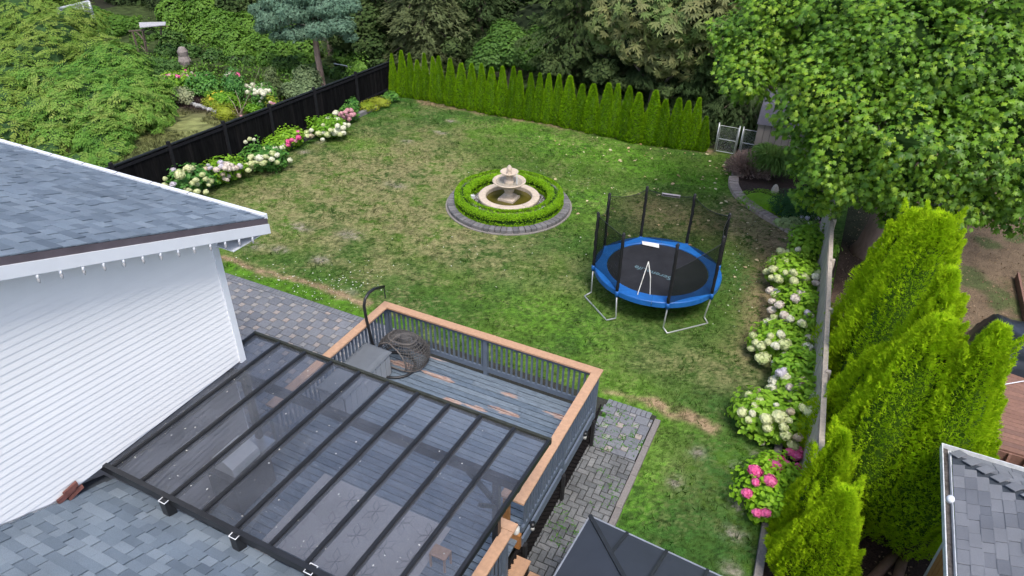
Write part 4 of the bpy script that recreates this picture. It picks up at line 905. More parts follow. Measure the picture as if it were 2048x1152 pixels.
b = MB(); b.lathe([(.001,RZ-.03),(TR-.34,RZ-.03)], (TX,TY,0), 64); obj('jumping_mat', b, mat('black_mat', (.022,.023,.028), .6, (3,.35), (300,.1), spec=.3), tp)
b = MB(); b.tube([(TX+(TR-.03)*math.cos(a), TY+(TR-.03)*math.sin(a), RZ-.06) for a in np.linspace(0,2*math.pi,64,endpoint=False)], .022, 6, closed=True); obj('frame_ring', b, galv, tp)
tops = [2.55]*8; angs = []
foam = mat('foam_sleeve', [(.012,.012,.014)], .7, (30,.3), (60,.6))
PQ = []
for i, p in enumerate(PP):
    a = math.atan2(p.y-TY, p.x-TX); angs.append(a); x, y = TX+(TR+.05)*math.cos(a), TY+(TR+.05)*math.sin(a); PQ.append((x, y))
    z1 = topz((x, y), (427.8,469.8,491.1,475.9,430.2,391.3,376,389.6)[i])
    tops[i] = z1
    b = MB(); zs = np.linspace(RZ+.0, z1, 12); b.tube([(x+.006*random.gauss(0,1), y+.006*random.gauss(0,1), z) for z in zs], [.045 if j % 2 else .038 for j in range(12)], 10); po_ = obj('pole', b, foam, tp, True)
    b = MB(); b.lathe([(.04,0),(.045,.03),(.02,.06),(.001,.065)], (x,y,z1), 10); obj('pole_cap', b, blackmetal, po_, True)
    b = MB(); b.tube([(x,y,RZ-.14),(x,y,RZ+.03)], .05, 8); obj('pole_collar', b, blue, tp, True)
def ushape(pa, pb, ga, gb, outa, outb):
    b = MB(); b.tube([(pa[0],pa[1],RZ-.1),(ga.x,ga.y,.14),(ga.x,ga.y,.06),(outa.x,outa.y,.03),(outa.x*.9+outb.x*.1,outa.y*.9+outb.y*.1,.028),(outa.x*.1+outb.x*.9,outa.y*.1+outb.y*.9,.028),(outb.x,outb.y,.03),(gb.x,gb.y,.06),(gb.x,gb.y,.14),(pb[0],pb[1],RZ-.1)], .021, 8); obj('leg', b, galv, tp, True)
ushape(PQ[0], PQ[1], at(1182,588), at(1231,640), at(1169,594), at(1213,642)); ushape(PQ[2], PQ[3], at(1326,659), at(1408,638), at(1334,668), at(1415,648))
for i, j in ((4, 5), (6, 7)):
    V2 = [Vector((PQ[k][0], PQ[k][1], 0)) for k in (i, j)]; o_ = ((V2[0]+V2[1])/2-Vector((TX,TY,0))).normalized()*.26
    ushape(PQ[i], PQ[j], V2[0], V2[1], V2[0]+o_+(V2[1]-V2[0])*.06, V2[1]+o_+(V2[0]-V2[1])*.06)
def netmat():
    m, n, b = base_mat('safety_net'); L = n.links.new; n.nodes.remove(b); t = N(n, 'ShaderNodeBsdfTransparent'); d = N(n, 'ShaderNodeBsdfDiffuse'); d.inputs[0].default_value = (.015,.02,.015,1)
    geo = N(n, 'ShaderNodeNewGeometry'); tx = N(n, 'ShaderNodeTexNoise'); tx.inputs['Scale'].default_value = 2.5; L(geo.outputs['Position'], tx.inputs['Vector']); mr = N(n, 'ShaderNodeMapRange'); mr.inputs[3].default_value = .5; mr.inputs[4].default_value = .64; L(tx.outputs['Fac'], mr.inputs[0])
    mx = N(n, 'ShaderNodeMixShader'); L(mr.outputs[0], mx.inputs[0]); L(t.outputs[0], mx.inputs[1]); L(d.outputs[0], mx.inputs[2]); L(mx.outputs[0], n.nodes['Material Output'].inputs[0]); return m
net = netmat()
def net_panel(i, j, zi, zj, sag=.06):
    b = MB(); vs = []; n_ = 10
    for k in range(n_+1):
        t = k/n_; x = PQ[i][0]+(PQ[j][0]-PQ[i][0])*t; y = PQ[i][1]+(PQ[j][1]-PQ[i][1])*t; d = Vector((x-TX, y-TY, 0)); d.normalize(); s = -.1*math.sin(math.pi*t)
        zt = zi+(zj-zi)*t-sag*4*t*(1-t)
        vs += [(x+d.x*s*.6, y+d.y*s*.6, RZ+.01), (x+d.x*s*.6, y+d.y*s*.6, zt)]
    b.add(vs, [(2*k, 2*k+2, 2*k+3, 2*k+1) for k in range(n_)]); o_ = obj('net_panel', b, net, tp)
    b = MB(); b.tube([Vector(v) for v in vs[1::2]], .008, 5); obj('net_hem', b, blackmetal, o_)
for i, j, s in ((7,0,.2),(0,1,.08),(6,7,.08),(5,6,.05),(4,5,.1),(3,4,.05)): net_panel(i, j, tops[i]-.04, tops[j]-.04, s)
net_panel(2, 3, tops[2]-.7, tops[3]-.15, .1)
wh = mat('white_zip', (.75,.74,.7), .6)
mid = (Vector((*PQ[1],0))+Vector((*PQ[2],0)))/2; yN = mid.y
p0 = aty(1297,523,yN+.35)
b = MB(); b.tube([aty(1297,523,yN+.35), aty(1286,556,yN+.18), at(1275,589,RZ+.02)], .012, 5); b.tube([aty(1297,523,yN+.35), aty(1301,555,yN+.18), at(1300,589,RZ+.02)], .012, 5); obj('door_zip', b, wh, tp)
q = [at(a, b_, RZ+.016) for a, b_ in ((1284,482),(1318,488),(1318,496),(1285,489))]; b = MB(); b.extr(q, (0,0,.004)); obj('white_label', b, mat('label_white', (.7,.7,.7), .5), tp)
q = aty(1342, 391, (PQ[5][1]+PQ[6][1])/2); b = MB(); dx = Vector((PQ[5][0]-PQ[6][0], PQ[5][1]-PQ[6][1], 0)).normalized(); e = Vector((q.x, q.y, 0))
b.bar(Vector((q.x,q.y,q.z))-dx*.26, Vector((q.x,q.y,q.z))+dx*.26, .01, .10); obj('net_label', b, mat('label_grey', (.4,.38,.42), .6), tp)
b = MB(); b.bar(Vector((q.x,q.y,q.z))-dx*.22-Vector((0,.012,0)), Vector((q.x,q.y,q.z))+dx*.22-Vector((0,.012,0)), .006, .03); obj('net_label_band', b, blackmetal, tp)
cu_ = bpy.data.curves.new('t', 'FONT'); cu_.body = 'SereneLife'; cu_.size = .26; cu_.align_x = 'CENTER'; cu_.extrude = .001
to = bpy.data.objects.new('t', cu_); C.objects.link(to); bpy.context.view_layer.update(); dg = bpy.context.evaluated_depsgraph_get()
me = bpy.data.meshes.new_from_object(to.evaluated_get(dg)); bpy.data.objects.remove(to); me.materials.clear(); me.materials.append(mat('mat_print', (.13,.22,.26), .6))
lt = bpy.data.objects.new('mat_lettering', me); C.objects.link(lt); lt.parent = tp; q = at(1308, 541, RZ); lt.location = q-Vector((TX,TY,0))+Vector((0,0,-.022)); lt.rotation_euler = (0,0,R(180-8))

# ------------------------------------------------------------------ black fence
fn = thing('black_fence', 'tall black stained board fence along the left side of the lawn', 'fence', (-20.2, 20, 0))
FX = lambda y: -20.2-.06*(27.9-y)/15
FZ = lambda y: 1.50+(27.9-y)*.0245
y = 28.2; posts_y = [atx(px, 183, -20.2).y for px in ()]
ys = [28.1, 25.4, 22.55, 19.9, 17.55, 15.1, 12.9, 10.5]
while y > 10.4:
    w_ = .138; piece('fence_board', blackfence, (FX(y), y, FZ(y)/2), (.022, w_-.006, FZ(y)-.02+random.gauss(0,.004)), fn, (0, random.gauss(0,.004), 0), ch=.04); y -= w_
m = MB(); m.bar((FX(28.2), 28.2, FZ(28.2)), (FX(10.4), 10.4, FZ(10.4)), .09, .04); obj('top_cap', m, mat('fence_cap', (.018,.022,.026), .75, (6,.4), spec=.15), fn)
m = MB(); m.bar((FX(28.2)+.03, 28.2, .25), (FX(10.4)+.03, 10.4, .25), .03, .09); m.bar((FX(28.2)+.03, 28.2, FZ(28)-.13), (FX(10.4)+.03, 10.4, FZ(10.4)-.13), .03, .09); obj('fence_rail', m, mat('fence_rail_black', (.014,.014,.018), .8, spec=.1), fn)
for yy in ys: piece('fence_post', mat('fence_post_black', (.018,.018,.022), .8, spec=.1), (FX(yy)+.02, yy, (FZ(yy)+.13)/2), (.11,.11,FZ(yy)+.13), fn, ch=.04)

# ------------------------------------------------------------------ right fence
rfn = thing('grey_wood_fence', 'weathered grey board fence with a lattice top along the right side of the lawn', 'fence', (.75, 16, 0))
RFX = lambda y: 1.20-(y-10.5)*.0705
y = 10.42
while y < 23:
    piece('fence_board', weather_m, (RFX(y)-.02, y, .74), (.02, .138, 1.46), rfn, (0, R(1.2), .07), ch=.04); y += .145
m = MB(); m.bar((RFX(10.3), 10.3, 1.80), (RFX(23), 23, 1.80), .10, .04); obj('top_cap', m, weather_m, rfn)
m = MB(); m.bar((RFX(10.3), 10.3, 1.49), (RFX(23), 23, 1.49), .05, .07); m.bar((RFX(10.3)+.01, 10.3, .3), (RFX(23)+.01, 23, .3), .04, .09); obj('fence_rail', m, weather_m, rfn)
y = 10.35; m = MB()
while y < 22.9: m.bar((RFX(y), y, 1.51), (RFX(y+.13), y+.13, 1.785), .012, .035, (1,0,0)); m.bar((RFX(y)+.013, y+.13, 1.51), (RFX(y)+.013, y, 1.785), .012, .035, (1,0,0)); y += .1
obj('lattice_slats', m, weather_m, rfn, kind='stuff')
y = 10.35
while y < 23: piece('fence_post', weather_m, (RFX(y)+.06, y, .93), (.1,.1,1.86), rfn, (0,0,.07), ch=.04); y += 2.4

# bed edging on the left (grey timbers) and right (long curb)
el = thing('bed_edging', 'grey stone edging blocks between the left flower bed and the lawn', 'edging', (-19.5, 22, 0))
pts = [at(a, b_) for a, b_ in ((797,199),(745,223),(693,247),(640,270),(590,293),(545,315),(500,337),(440,367),(400,385))]
for a, c in zip(pts, pts[1:]):
    n_ = max(1, round((c-a).length/1.0))
    for k in range(n_): p, q = a+(c-a)*(k/n_), a+(c-a)*((k+1)/n_); m_ = (p+q)/2; piece('edging_block', kerb_m, (m_.x-.1, m_.y, .09), ((q-p).length-.015, .19, .18), el, (0,0,math.atan2(q.y-p.y, q.x-p.x)+random.gauss(0,.02)), ch=.05)
er = thing('long_curb', 'long low grey curb along the foot of the right flower bed', 'curb', (.55, 11, 0))
y = 7.4
while y < 22.2:
    x = .80-(y-7.4)*.045 if y < 12.8 else .56-(y-12.8)*.085
    piece('curb_block', conc_m, (x-.02, y+.6, .07), (.15, 1.19, .16), er, (0,0,.045 if y < 12.8 else .085), ch=.04); y += 1.2
for nm_, x0, x1, pf in (('left_bed', -20.15, -19.55, 0), ):
    m = MB(); m.add([(-20.2,10.5,.05),(-19.9,10.5,.05),(-19.45,27.6,.05),(-20.2,27.9,.05)], [(0,1,2,3)]); obj('left_bed_soil', m, soil_m, kind='structure')
m = MB(); m.add([(.72,7.4,.035),(1.1,7.4,.035),(1.15,10.5,.035),(.45,22.6,.035),(-.4,22.6,.035),(.5,13,.035)], [(0,1,2,3,4,5)]); obj('right_bed_soil', m, soil_m, kind='structure')
# curved edging by the gate
ce = thing('curved_edging', 'curved tan block edging sweeping round the bed by the shed', 'edging', (-2.2, 24, 0))
cp = [at(a, b_, .14) for a, b_ in ((1468,352),(1467,366),(1476,384),(1490,398),(1508,411),(1528,424),(1550,437),(1572,450),(1592,462),(1606,470))]
cpl = []
for i in range(len(cp)-1):
    for k in range(8): cpl.append(cp[i]+(cp[i+1]-cp[i])*k/8)
dist = 0; last = cpl[0]; k = 0
for i in range(1, len(cpl)):
    p = cpl[i]
    if (p-last).length > .185:
        d = p-last; m_ = (p+last)/2; piece('edging_block', edge_m, (m_.x, m_.y, .075), (.175, .36, .15), ce, (0,0,math.atan2(d.y,d.x)+random.gauss(0,.02)), ch=.06); last = p
# soil/green ground inside that bed
bp_ = [at(1471,352), at(1480,384), at(1510,410), at(1555,438), at(1606,470), Vector((.3,22.7,0)), Vector((.2,28,0)), Vector((-2.6,28,0))]
m = MB(); m.add([(p.x, p.y, .06) for p in bp_], [tuple(range(len(bp_)))]); obj('corner_bed_soil', m, soil_m, kind='structure')
m = MB(); q = [at(a, b_) for a, b_ in ((1473,312),(1462,352),(1475,357),(1530,345),(1520,317))]; m.extr([(p.x, p.y, .02) for p in q], (0,0,.06)); obj('concrete_pad', m, mat('pad_concrete', (.36,.30,.25), .9, (12,.12), (60,.3)), kind='structure')

# ------------------------------------------------------------------ gate and shed
gt_ = thing('chain_link_gate', 'galvanised tube double gate with wire mesh between hedge and shed', 'gate', (-3.7, 28.05, 0))
y = 28.05; x0 = at(1428,305).x; x1 = at(1471,312).x; xm = x0+(x1-x0)*.92; x2 = x1+1.05
for xs in (x0, xm+.02, x1+.1, x2):
    m = MB(); m.tube([(xs,y,0),(xs,y,1.22)], .03, 8); po_ = obj('gate_post', m, galv, gt_, True); m = MB(); m.lathe([(.034,0),(.03,.03),(.001,.045)], (xs,y,1.22), 8); obj('post_cap', m, galv, po_, True)
for a, c in ((x0+.06, xm-.03), (x1+.15, x2-.05)):
    m = MB(); m.tube([(a,y,.08),(a,y,1.15),(c,y,1.15),(c,y,.08)], .02, 8, closed=True); m.tube([(a,y,.6),(c,y,.6)], .016, 6); obj('gate_frame', m, galv, gt_)
    m = MB(); s = a
    while s < c+.9:
        lo = max(a, s-1.0)
        m.bar((min(s,c), y, .1+max(0, s-c)), (lo, y, .1+(s-lo) if s-lo < 1.03 else 1.13), .003, .003, (0,1,0)); s += .055
    s = a-1.0
    while s < c:
        st_ = max(a, s); m.bar((st_, y+.004, .1+(st_-s)), (min(c, s+1.0), y+.004, .1+(min(c, s+1.0)-s)), .003, .003, (0,1,0)); s += .055
    obj('wire_mesh', m, galv, gt_, kind='stuff')
shd = thing('garden_shed', 'small taupe panel garden shed with a dark grey gambrel roof behind the gate', 'shed', (-2.2, 27.8, 0))
taupe = mat('taupe_panel', [(.25,.215,.20),(.28,.24,.22)], .7, (5,.06)); roofm = mat('shed_roof', (.085,.085,.11), .85, (30,.2), (90,.3))
sx0, sy0 = at(1500,330).x, 27.35
m = MB(); m.box(sx0+.02, sx0+2.2, sy0+.02, sy0+2.2, 0, 1.75); obj('walls', m, mat('shed_inner', (.09,.08,.075), .8), shd)
for k in range(9): piece('wall_panel', taupe, (sx0+.12+k*.24, sy0, .88), (.225,.03,1.74), shd, ch=.06)
for k in range(9): piece('wall_panel', taupe, (sx0, sy0+.12+k*.24, .88), (.03,.225,1.74), shd, ch=.06)
m = MB(); prof = [(sy0-.1,1.72),(sy0+.3,2.35),(sy0+1.1,2.75),(sy0+1.9,2.35),(sy0+2.3,1.72)]
n0 = [(sx0-.06, a, c) for a, c in prof]; m.extr(n0, (2.35,0,0)); obj('roof', m, roofm, shd)

# ------------------------------------------------------------------ arborvitae row
def thuja_mesh(name, n, H, R0, seed, m, size=(.05,.09), power=.72, lump=.12, mult=3.4, base=.0):
    u = rng.random(n)**.9; th = rng.uniform(0, 2*math.pi, n); z = u*H
    prof = R0*np.minimum(1, (1.03-u))**power*np.minimum(1, .72+2.6*u)
    q = np.c_[np.cos(th)*R0*mult, np.sin(th)*R0*mult, z*1.5+seed*7.7]
    n1 = fbm(q*1.4, 3); rr = prof*(1+lump*3.6*(n1-.5))*(1-.25*rng.random(n)**2)
    P = np.c_[rr*np.cos(th), rr*np.sin(th), z+base]; out = np.c_[np.cos(th), np.sin(th), np.zeros(n)]
    Yd = out*.55+np.array([0,0,1.0])+.45*rdir(n); Nr = np.cross(Yd, rdir(n))+out*.9
    V, F, k = scatter(P, Yd, Nr, rng.uniform(*size, n)*1.6, 'spray')
    v = np.clip(.55*n1+.1+.45*rng.random(n)-.1, 0, .99); return fast_mesh(name, V, F, m, np.repeat(v, k))
def thuja_core(name, H, R0, power, m):
    b = MB(); b.lathe([(max(.01, R0*.78*min(1,(1.03-u))**power*min(1,.72+2.6*u)), H*u*.97) for u in np.linspace(0, 1, 12)], k=14); return mesh_of(b, name, m, smooth=True)
T_M = [thuja_mesh('foliage', 4200, 2.3, .36, s, thuja_m) for s in range(4)]; T_C = thuja_core('inner_mass', 2.3, .36, .55, thuja_shade)
tkm = mesh_of(MB().tube([(0,0,-.02),(0,0,.9)], [.05,.03], 7), 'trunk', bark_m)
tp_x = [(782,108),(802,102),(818,107),(833,121),(848,107),(865,114),(877,113),(900,118),(922,127),(943,128),(963,128),(983,135),(1005,133),(1027,134),(1040,143),(1062,147),(1080,147),(1098,148),(1118,150),(1140,153),(1165,169),(1187,169),(1217,167),(1235,168),(1258,173),(1278,187),(1310,182),(1332,200),(1358,197),(1377,203),(1397,197),(1417,233)]
for i, (px, py) in enumerate(tp_x):
    by = np.interp(px, (785,850,983,1123,1283,1423), (193,203,230,252,286,304)); g0 = at(px+(px-982)*-.035, by-3)
    Hh = topz(g0, py); nxt = tp_x[min(i+1, 31)][0]-tp_x[max(i-1, 0)][0]
    t = thing('arborvitae', 'slim bright green arborvitae, %s along the hedge row counted from the black fence' % ORD[i], 'tree', g0[:], 'arborvitae hedge row')
    sc_ = (Hh/2.3*1.0); wd_ = np.clip(nxt/41, .78, 1.2)*random.uniform(.92,1.12)
    for nm_, me in (('foliage', T_M[i % 4]), ('inner_mass', T_C), ('trunk', tkm)):
        o = bpy.data.objects.new(nm_, me); C.objects.link(o); o.parent = t; o.scale = (wd_, wd_*1.05, sc_); o.rotation_euler = (0, 0, random.uniform(0, 6.28)) if nm_ == 'foliage' else (0,0,0)
        if nm_ != 'trunk': o['kind'] = 'stuff'

# big lime arborvitae on the right
def big_thuja(lab, stems, n, size=(.07,.12)):
    t = thing('large_arborvitae', lab, 'tree', (stems[0][0], stems[0][1], 0), 'big lime arborvitae right of the grey fence')
    Vs, Fs, vs_ = [], [], []; tot = sum(s[2]*s[3] for s in stems); off = 0
    for k, (x, y, H, R0) in enumerate(stems):
        nn = int(n*H*R0/tot); u = rng.random(nn)**.95; th = rng.uniform(0, 2*math.pi, nn); z = .15+u*(H-.15)
        pw_ = .6 if R0 >= 1.1 else .7; prof = R0*np.minimum(1, 1.02-u)**pw_*np.minimum(1, .6+2.2*u)
        q = np.c_[np.cos(th)*R0*1.9, np.sin(th)*R0*1.9, z*.75+k*5.1]; n1 = fbm(q*1.5, 3); n2 = fbm(q*np.array([3.6,3.6,2.2])+3, 2)
        rr = prof*(1+.62*(n1-.5)+.55*np.clip(n2-.45,-.3,.5))*(1-.16*rng.random(nn)**2)
        P = np.c_[x+rr*np.cos(th), y+rr*np.sin(th), z]; out = np.c_[np.cos(th), np.sin(th), np.zeros(nn)]
        Yd = out*.75+np.array([0,0,1.0])+.5*rdir(nn); Nr = np.cross(Yd, rdir(nn))+out
        V, F, kk = scatter(P, Yd, Nr, rng.uniform(*size, nn)*(1+.6*(u > .9)+1.1*np.clip(n2-.52,0,.4)), 'spray'); Vs.append(V); Fs.append(F+off); off += len(V)
        vs_.append(np.repeat(np.clip(.3*n1+.95*(n2-.5)+.3+.4*rng.random(nn)-.12, 0, .99), kk))
        for q_ in range(int(10*R0)+5):
            uu = rng.uniform(.45, .97); ta = rng.uniform(0, 6.283); rp = R0*min(1, 1.02-uu)**.62*.9; c_ = np.array([x+rp*math.cos(ta), y+rp*math.sin(ta), .15+uu*(H-.15)]); hn = rng.uniform(.22, .46); m_ = 170
            tt = rng.random(m_); an = rng.uniform(0, 6.283, m_); rr2 = hn*.30*(1-tt)**.8; ax = np.array([math.cos(ta)*.3, math.sin(ta)*.3, 1.0])
            P = c_+tt[:, None]*hn*ax+np.c_[rr2*np.cos(an), rr2*np.sin(an), np.zeros(m_)]; Yd = ax+.4*rdir(m_); o2 = np.c_[np.cos(an), np.sin(an), np.zeros(m_)]
            V, F, kk = scatter(P, Yd, np.cross(Yd, rdir(m_))+o2, rng.uniform(*size, m_), 'spray'); Vs.append(V); Fs.append(F+off); off += len(V); vs_.append(np.repeat(np.clip(.45+.5*rng.random(m_), 0, .99), kk))
        b = MB(); b.lathe([(max(.01, R0*.66*min(1,(1.02-uu))**.62*min(1,.55+2.2*uu)), .15+(H-.15)*uu*.96) for uu in np.linspace(0, 1, 14)], (x,y,0), 18)
        obj('inner_mass', b, thuja_shade, t, True, kind='stuff')
        b = MB(); b.tube([(x,y,-.02),(x+.05,y,.5),(x,y,H*.5)], [.13,.1,.05], 8); obj('trunk', b, bark_m, t, True)
    link('foliage', fast_mesh('foliage', np.concatenate(Vs), np.concatenate(Fs), thuja_big, np.concatenate(vs_)), t, kind='stuff')
def stem(tipx, tipy, X, R0): p = atx(tipx, tipy, X); return (p.x, p.y, p.z, R0)
big_thuja('tall lime green arborvitae beside the grey fence, in front of the maple trunk', [stem(1885,432,2.15,1.3), stem(1838,424,1.95,1.2), stem(1800,480,1.85,.85), stem(1905,540,2.3,.85)], 64000)
big_thuja('broad lime green arborvitae with ragged tips beside the neighbour roof', [stem(2002,655,2.95,.95), stem(1890,640,2.3,1.25), stem(1985,715,3.2,.95), stem(1780,700,1.9,1.1), stem(1855,750,2.5,1.25)], 90000)
big_thuja('lower arborvitae leaning over the grey fence behind the pink hydrangea', [stem(1688,866,1.4,.52)], 11000)
big_thuja('low arborvitae at the bottom edge of the picture in front of the others', [stem(1692,982,1.55,.75), stem(1610,1030,1.25,.65)], 26000)

# ------------------------------------------------------------------ right neighbour: roof, deck, tarp
nh = thing('neighbour_house', 'grey shingled hip roof corner with a white gutter at the right edge of the picture', 'house', (4.5, 8, 0))
n0 = at(1903, 902, 3.0); NX, NY, NPch = n0.x, n0.y, .36
m = MB(); m.add([(NX,NY,3.0),(NX+6,NY,3.0),(NX+3.4,NY-3.4,3.0+NPch*3.4),(NX+3.4,2,3.0+NPch*3.4),(NX,2,3.0)], [(0,2,3,4),(0,1,2)]); nr = obj('roof', m, sh_dark, nh)
its = []; ang = math.atan(NPch); ex = .145; r = 0; d = .0
while d < 2.6:
    yy = NY-d*1.0-.02
    while yy > 5.2:
        w_ = .25*random.choice((.7, 1, 1, 1.2)); yc = yy-w_/2
        if yc+w_/2 < NY-(d)-.02: th_ = random.choice((.008,.014)); its.append(((NX+d+ex*.5, yc, 3.0+NPch*(d+ex*.5)+th_/2+.004), (ex+.014, w_-.008, th_), (0, -ang+.03, 0)))
        yy -= w_
    d += ex*math.cos(ang)
pieces('shingle', sh_grey, its, nr, 300)
its = []; d = 0
while d < 2.2:
    xx = NX+d+.12
    while xx < NX+5: 
        w_ = .25*random.choice((.7, 1, 1.2)); its.append(((xx+w_/2, NY-d-ex*.5, 3.0+NPch*(d+ex*.5)+.01), (w_-.008, ex+.014, .01), (-ang+.03, 0, 0))); xx += w_
    d += ex*math.cos(ang)
pieces('far_shingle', sh_grey, its, nr, 120)
for k in range(22):
    t = .08+k*.155; c = Vector((NX+t, NY-t, 3.0+NPch*t+.022)); piece('ridge_shingle', sh_grey, c, (.15,.2,.012), nr, (0, -math.atan(NPch*.7071), -math.pi/4), ch=.03)
wg = mat('dirty_white_gutter', (.6,.62,.64), .5, (9,.25))
m = MB(); m.box(NX-.13,NX-.115,2,NY+.13,2.88,3.0); m.box(NX-.13,NX,2,NY+.13,2.88,2.89); m.box(NX-.02,NX-.005,2,NY,2.9,3.0); m.box(NX-.115,NX+6,NY+.115,NY+.13,2.88,3.0); m.box(NX,NX+6,NY,NY+.115,2.88,2.89); obj('gutter', m, wg, nh)
m = MB(); m.box(NX-.112,NX-.024,2,NY+.1,2.892,2.93); obj('gutter_debris', m, mat('gutter_debris_mix', (.09,.08,.075), .95, (22,.9)), nh)
m = MB(); m.box(NX+.35,NX+6,2,NY-.4,0,2.9); obj('walls', m, mat('pale_wall', (.55,.56,.56), .7), nh)
q = atx(1901, 998, NX-.16); m = MB(); m.lathe([(.001,.05),(.04,.04),(.055,0),(.04,-.05),(.001,-.06)], q, 12); obj('eave_lamp', m, white_trim, nh, True)
wf = thing('cedar_gate_panel', 'orange brown cedar board panel under the neighbour eave', 'fence', (2.9, 8.4, 0))
pw = at(1880,1120,1.6); 
for k in range(14): piece('fence_board', postwood, (pw.x+.02+k*.012, pw.y+.12-k*.135, .85), (.02,.125,1.7), wf, (0,0,.08), ch=.04)
nd = thing('neighbour_deck', 'reddish brown plank deck beyond the big arborvitae', 'deck', (6, 15, 0))
ndm = mat('redbrown_plank', [(.20,.11,.085),(.25,.14,.11),(.17,.10,.085)], .75, (14,.2), (50,.4), stretch=(1,1,1))
for k in range(24): piece('board', ndm, (6.2, 13.55+k*.142, .62), (3.6,.132,.035), nd, ch=.03)
m = MB(); m.box(4.4,8,13.44,13.48,.36,.6); m.box(4.38,4.42,13.44,16.9,.36,.6); obj('rim_board', m, ndm, nd)
for k in range(5): m = MB(); m.bar((4.5+k*.3, 13.3, -.02), (4.5+k*.3, 13.42, .62), .05, .05, (1,0,0)); obj('baluster', m, ndm, nd)
for x in (4.5, 5.9, 7.3): m = MB(); m.box(x-.05,x+.05,13.5,13.6,0,.6); obj('post', m, ndm, nd)
m = MB(); m.tube([at(1995,771,.68), at(2060,760,.68)], .012, 6); obj('white_hose', m, white_trim, nd)
tarp_m = mat('black_tarp', (.022,.027,.038), .33, (3,.2), (6,.3), spec=.6)
ta = thing('tarp_pile', 'pile covered by a creased shiny black tarp on the neighbour deck', 'tarp', (6, 17.4, 0))
nx_, ny_ = 40, 30; b = MB(); vs = []
X0, X1, Y0, Y1 = 4.42, 7.6, 16.2, 18.6
for j in range(ny_+1):
    for i in range(nx_+1):
        u, v = i/nx_, j/ny_; e = min(u, 1-u, v, 1-v); h = .12+.86*min(1, e*9)**.7
        h += .05*math.sin(22*u+6*v)*min(1, e*6)+.05*math.sin(9*u-17*v)+.02*random.random()
        vs.append((X0+(X1-X0)*u+.04*math.sin(14*v), Y0+(Y1-Y0)*v+.04*math.sin(16*u), max(.02, h)))
b.add(vs, [(j*(nx_+1)+i, j*(nx_+1)+i+1, (j+1)*(nx_+1)+i+1, (j+1)*(nx_+1)+i) for j in range(ny_) for i in range(nx_)]); obj('tarp_sheet', b, tarp_m, ta, True)
tm = thing('timber_edging', 'reddish timber board standing along the neighbour bare yard', 'timber', (5.9,20,0)); p, q = at(2034,552,.1), at(2052,640,.1); m = MB(); m.bar(p, q, .06, .25); obj('board', m, ndm, tm)
tm = thing('dark_timber', 'dark plank lying on the soil against the grey fence', 'timber', (1.0,19,0)); p, q = at(1668,528,.15), at(1658,582,.15); m = MB(); m.bar(p, q, .09, .22); obj('board', m, mat('dark_plank', (.05,.04,.035), .9), tm)
for k, (a, c, nm_) in enumerate((((1750,1152),(1790,1110),'left of the two'),((1795,1155),(1806,1115),'right of the two'))):
    p, q = at(*a, .1), at(*c, .1); t = thing('log', 'brown log lying on the dark soil below the lime arborvitae, '+nm_, 'log', p[:], 'logs under the arborvitae'); m = MB(); m.tube([p-(q-p)*1.2, q], .09, 9); obj('log_body', m, mat('log_brown', (.17,.10,.07), .9, (8,.3), (30,.6)), t, True)
n = 9000; q = [at(a, b_) for a, b_ in ((1668,725),(1718,735),(1708,870),(1650,905))]; u = rng.random((n, 2))
P = np.array([[*( (Vector(q[0])*(1-a)+Vector(q[1])*a)*(1-c)+(Vector(q[3])*(1-a)+Vector(q[2])*a)*c )[:2], .02] for a, c in u]); P[:, :2] += rng.normal(0, .06, (n, 2))
V, F, kf = scatter(P, rdir(n), rdir(n)+(0,0,.8), .03+.03*rng.random(n), 'oval'); link('dark_gravel', fast_mesh('dark_gravel', V, F, dgravel_m, np.repeat(rng.random(n), kf)), kind='stuff', label='strip of dark gravel between the grey fence and the big arborvitae', cat='gravel')
n = 5000; P = np.c_[rng.uniform(1.2, 8, n), rng.uniform(7.5, 27, n), np.full(n, .02)]
V, F, kf = scatter(P, rdir(n), rdir(n)*.5+(0,0,1), .03+.05*rng.random(n)**2, 'oval'); link('yard_litter', fast_mesh('yard_litter', V, F, mat('litter', [(.08,.05,.035),(.16,.11,.07),(.3,.22,.14)], .9), np.repeat(rng.random(n), kf)), kind='stuff', label='dead leaves and bark bits on the neighbour bare soil', cat='leaves')
gs = at(1893, 398, .3); t = thing('grey_pedestal', 'grey weathered pedestal partly hidden by the maple leaves', 'pedestal', (gs.x, gs.y, 0)); m = MB(); m.box(gs.x-.35,gs.x+.35,gs.y-.3,gs.y+.3,0,.12); m.box(gs.x-.25,gs.x+.25,gs.y-.2,gs.y+.2,.12,.8); m.box(gs.x-.33,gs.x+.33,gs.y-.28,gs.y+.28,.8,.9); obj('pedestal_body', m, mat('grey_slate', (.13,.13,.15), .8), t)

# ------------------------------------------------------------------ hydrangeas
def head_mesh(m, seed):
    g_ = np.random.default_rng(seed); n = 90; i = np.arange(n); ph = np.arccos(1-2*(i+.5)/n); th = i*2.39996
    D = np.c_[np.sin(ph)*np.cos(th), np.sin(ph)*np.sin(th), np.cos(ph)]; D += g_.normal(0, .06, D.shape); D /= np.linalg.norm(D, axis=1, keepdims=True)
    T = g_.normal(size=D.shape); V, F, k = scatter(D*(.44+.08*g_.random((n,1)))*(1,1,.9), np.cross(D, T), D+.25*T, np.full(n, .30), 'oval')
    b = MB(); b.lathe([(math.sin(math.pi*i/6)*.4+.001, -math.cos(math.pi*i/6)*.37) for i in range(7)], k=9); V2 = np.array(b.v); F2 = []
    for f in b.f: F2 += [(f[0],f[1],f[2]),(f[0],f[2],f[3])]
    return fast_mesh('flower_head', np.r_[V, V2], np.r_[F, np.array(F2)+len(V)], m, np.r_[np.repeat(g_.random(n), k)*.8, np.full(len(F2), .2)])
